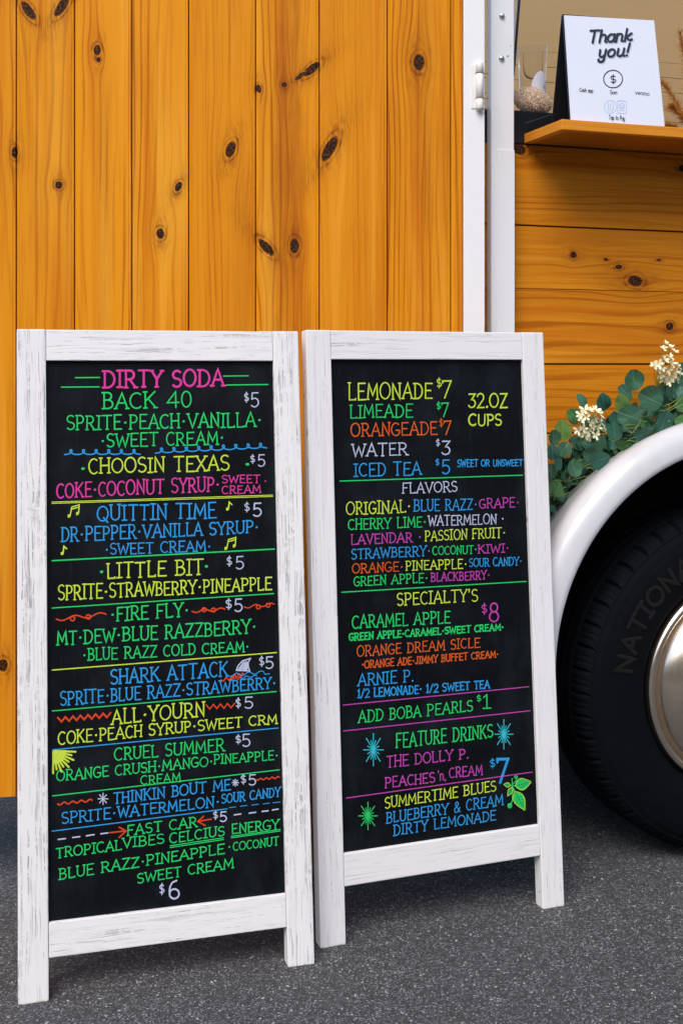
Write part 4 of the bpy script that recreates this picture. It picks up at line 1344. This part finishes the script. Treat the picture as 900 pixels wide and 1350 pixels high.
def put_leaf(px, py, dpx, cls, out, rot=None, tilt=.35, sd_=None):
    fr_ = Frame(TO + WF.n * out, TY)
    u_, v_ = fr_.at(px, py)
    me = LEAFM[cls * 3 + (rl.randrange(2) if sd_ is None else sd_)]
    o = bpy.data.objects.new('leaf', me); COL.objects.link(o); o.parent = garl
    s_ = dpx * .00166 / SZ
    rz = rl.uniform(0, 6.28) if rot is None else R(rot)
    m_ = Matrix.Rotation(R(90), 4, 'X')                 # faces -y
    tl_ = Matrix.Rotation(rl.uniform(-tilt, tilt), 4, 'X') @ Matrix.Rotation(rl.uniform(-tilt, tilt), 4, 'Z')
    sp_ = Matrix.Rotation(rz, 4, 'Z')
    mm = tl_ @ m_ @ sp_ @ Matrix.Scale(s_, 4) @ Matrix.Translation((0, -.5 * SZ, 0))
    mm.translation = mm.translation + gi(Vector((u_, -out, v_)))
    o.matrix_local = mm
    return o
# leaves one can pick out in the photo: px, py, size, class, distance from wall, stalk direction
for a_ in [(855.5, 526, 36, 0, .10, 65), (829.5, 549, 33, 0, .115, 70), (819, 532, 25, 2, .085, 20), (834.5, 501, 28, 0, .05, 10), (824, 518, 25, 0, .055, 40), (795, 531, 24, 3, .06, 20),
           (875, 554, 28, 3, .12, 160), (887, 517, 25, 0, .06, 0), (875, 515, 22, 0, .05, 0), (899, 534, 24, 1, .09, 90), (767, 530, 23, 0, .05, 20, .3, 2), (756, 549, 22, 1, .055, 40), (741, 568, 27, 2, .05, 0),
           (729, 577, 20, 0, .06, 0), (789, 607, 26, 3, .15, -60, .6), (756, 618, 22, 0, .12, 10), (735, 645, 22, 1, .12, -40, .5), (735, 612, 16, 3, .10, -20), (809, 553, 20, 3, .07, 0), (809, 570, 24, 3, .08, 0),
           (743, 593, 22, 0, .07, -40), (776, 600, 20, 0, .09, 60), (822, 586, 26, 1, .15, -75, .9, 2), (846, 573, 26, 3, .14, -80, .9, 2), (898, 556, 20, 1, .13, 90), (896, 505, 22, 0, .05, 0), (870, 535, 20, 3, .06, 0),
           (898, 488, 20, 0, .05, 10), (850, 560, 20, 1, .08, 40), (766, 583, 18, 3, .06, 0), (790, 585, 22, 0, .08, 0), (728, 597, 20, 3, .08, 0), (726, 622, 20, 0, .09, 0), (722, 640, 20, 1, .08, 0)]:
    px, py, d_, cls, out, rot = a_[:6]
    put_leaf(px, py, d_, cls, out, rot, a_[6] if len(a_) > 6 else .22, a_[7] if len(a_) > 7 else None)
# the mass behind them, following the fender and running on past both ends of the view
def ridge(px):      # photo height of the fender/wall junction
    th = None
    u_, _ = WF.at(px, 580)
    dz = max(1e-4, JUN[2] ** 2 - (u_ - JUN[0]) ** 2)
    zc = JUN[1] + math.sqrt(dz)
    q = TO + WF.u * u_
    return HY - (zc - CAM_H) / q.y * FPX
for i in range(270):
    px = rl.uniform(700, 1010)
    base = ridge(px)
    up_ = rl.random() ** 1.25 * (46 if px > 790 else 60) - (6 if px < 760 else 0)
    put_leaf(px, base - 4 - up_, rl.uniform(11, 22), rl.choice((0, 0, 1, 3, 3, 3)), rl.uniform(.015, .075), None, .8)
for i in range(70):
    px = rl.uniform(700, 1010)
    put_leaf(px, ridge(px) + rl.uniform(-14, 6), rl.uniform(10, 18), rl.choice((1, 3, 3, 0)), rl.uniform(.05, .11), None, 1.1)
for i in range(80):
    px = rl.uniform(712, 775)
    put_leaf(px, ridge(px) - rl.uniform(-2, 40), rl.uniform(12, 21), rl.choice((0, 1, 3, 3, 0, 1)), rl.uniform(.012, .05), None, .7)
# stems
for i in range(44):
    px = rl.uniform(705, 990); base = ridge(px)
    mb = MB(); p_ = []
    sx, sy = px, base - rl.uniform(0, 40); dx, dy = rl.uniform(6, 14), rl.uniform(-9, 6); out = rl.uniform(.07, .125)
    for j in range(5):
        u_, v_ = Frame(TO + WF.n * out, TY).at(sx, sy); p_.append(gi(Vector((u_, -out, v_))))
        sx += dx * .55; sy += dy * .5; dy += rl.uniform(-5, 5); out += rl.uniform(-.006, .006)
    mb.tube(p_, [.0011, .001, .0009, .0008, .0006], 5).build('stem', M_STEM, garl)
mb = MB(); p_ = []
for px in range(690, 1000, 10):
    u_, v_ = Frame(TO + WF.n * .05, TY).at(px, ridge(px) - 14 + 4 * math.sin(px * .13)); p_.append(gi(Vector((u_, -.05, v_))))
mb.tube(p_, .0022, 6).build('vine', M_STEM, garl)


def blossom_mesh(seed):
    rr_ = random.Random(seed); mb = MB()
    n_ = 5
    for i in range(n_):
        a_ = 2 * math.pi * i / n_ + rr_.uniform(-.25, .25); el = rr_.uniform(.35, .95)
        d_ = Vector((math.cos(a_) * math.cos(el), math.sin(a_) * math.cos(el), math.sin(el)))
        s_ = Vector((-math.sin(a_), math.cos(a_), 0)); u_ = d_.cross(s_)
        l_ = rr_.uniform(.0105, .0145)
        pr = [(0, .0006), (.35, .0020), (.65, .0030), (.88, .0022), (1.0, .0003)]
        v_ = []
        for t_, w2_ in pr:
            c_ = d_ * l_ * t_ - u_ * l_ * .25 * t_ * t_
            v_ += [c_ - s_ * w2_, c_ + u_ * -.0006, c_ + s_ * w2_]
        mb.raw(v_, [(j * 3 + k_, j * 3 + k_ + 1, j * 3 + k_ + 4, j * 3 + k_ + 3) for j in range(4) for k_ in range(2)], 0, True)
    mb.tube([(0, 0, .0025), (0, 0, -.002), (.001, 0, -.009)], [.0012, .0011, .0006], 6, 1)
    me = bpy.data.meshes.new('blossom'); me.from_pydata(mb.v, [], mb.f)
    me.materials.append(M_PETAL); me.materials.append(M_CALYX)
    me.polygons.foreach_set("material_index", mb.mi); me.polygons.foreach_set("use_smooth", mb.sm)
    return me
BM_ = [blossom_mesh(i) for i in range(4)]


def flowers(pts, out, stemto):
    fr_ = Frame(TO + WF.n * out, TY)
    cl = MB()
    c_u, c_v = fr_.at(*stemto)
    base = gi(Vector((c_u, -out + .04, c_v)))
    locs = []
    for (px, py) in pts:
        o2 = out + rl.uniform(-.006, .012)
        u_, v_ = Frame(TO + WF.n * o2, TY).at(px, py)
        locs.append(gi(Vector((u_, -o2, v_))))
    for q in locs:
        cl.tube([base, base.lerp(q, .5) + Vector((0, .006, .002)), q], [.0010, .0008, .0006], 5)
    st_ = cl.build('flower_cluster', M_CALYX, garl)
    mean = sum(locs, Vector()) / len(locs)
    for q in locs:
        o = bpy.data.objects.new('blossom', rl.choice(BM_)); COL.objects.link(o); o.parent = st_
        d_ = ((q - mean) * 22 + Vector((rl.uniform(-.4, .4), -.75, rl.uniform(-.2, .6)))).normalized()
        o.matrix_local = Matrix.Translation(q) @ d_.to_track_quat('Z', 'Y').to_matrix().to_4x4() @ Matrix.Scale(rl.uniform(.85, 1.1), 4)
flowers([(765, 547), (770, 541), (777, 542), (784, 541), (789, 546), (765, 553), (773, 550), (782, 551), (790, 556), (767, 565), (774, 567), (780, 561), (787, 563), (784, 573), (771, 573), (777, 557), (794, 565), (777, 575), (762, 567)], .13, (786, 585))
flowers([(877, 454), (882, 459), (873, 460), (888, 464), (882, 471), (875, 474), (867, 480), (884, 479), (892, 483), (872, 484), (880, 487), (889, 489), (866, 487), (869, 494), (877, 495), (885, 497), (894, 492), (862, 482), (881, 502), (874, 500), (891, 500)], .075, (880, 520))

# ------------------------------------------------------------------ plain tan building, added behind the camera for the hubcap to reflect
bl = empty('added_reflection_building', (2, -8, 0))
tag(bl, 'low tan building added out of view for the polished hubcap to reflect', 'building')
M_TAN = paint('tan_stucco', (.68, .46, .27), .85, 0, .12, 8)
MB().box((-22, -3, 0), (22, 0, 4.0), .02).build('wall', M_TAN, bl)
MB().box((-22.3, -3.3, 4.01), (22.3, .3, 4.2), .02).build('roof', paint('brown_roof', (.10, .07, .05), .8), bl)
for xx in (-9, -5, -1, 3, 7, 11):
    wo = MB().box((xx, -.02, 1.0), (xx + 1.4, .03, 2.3), .01).build('window', M_WHITE_METAL, bl)
    MB().box((xx + .08, .031, 1.08), (xx + 1.32, .036, 2.22)).build('pane', paint('dark_glass', (.02, .025, .03), .1), wo)
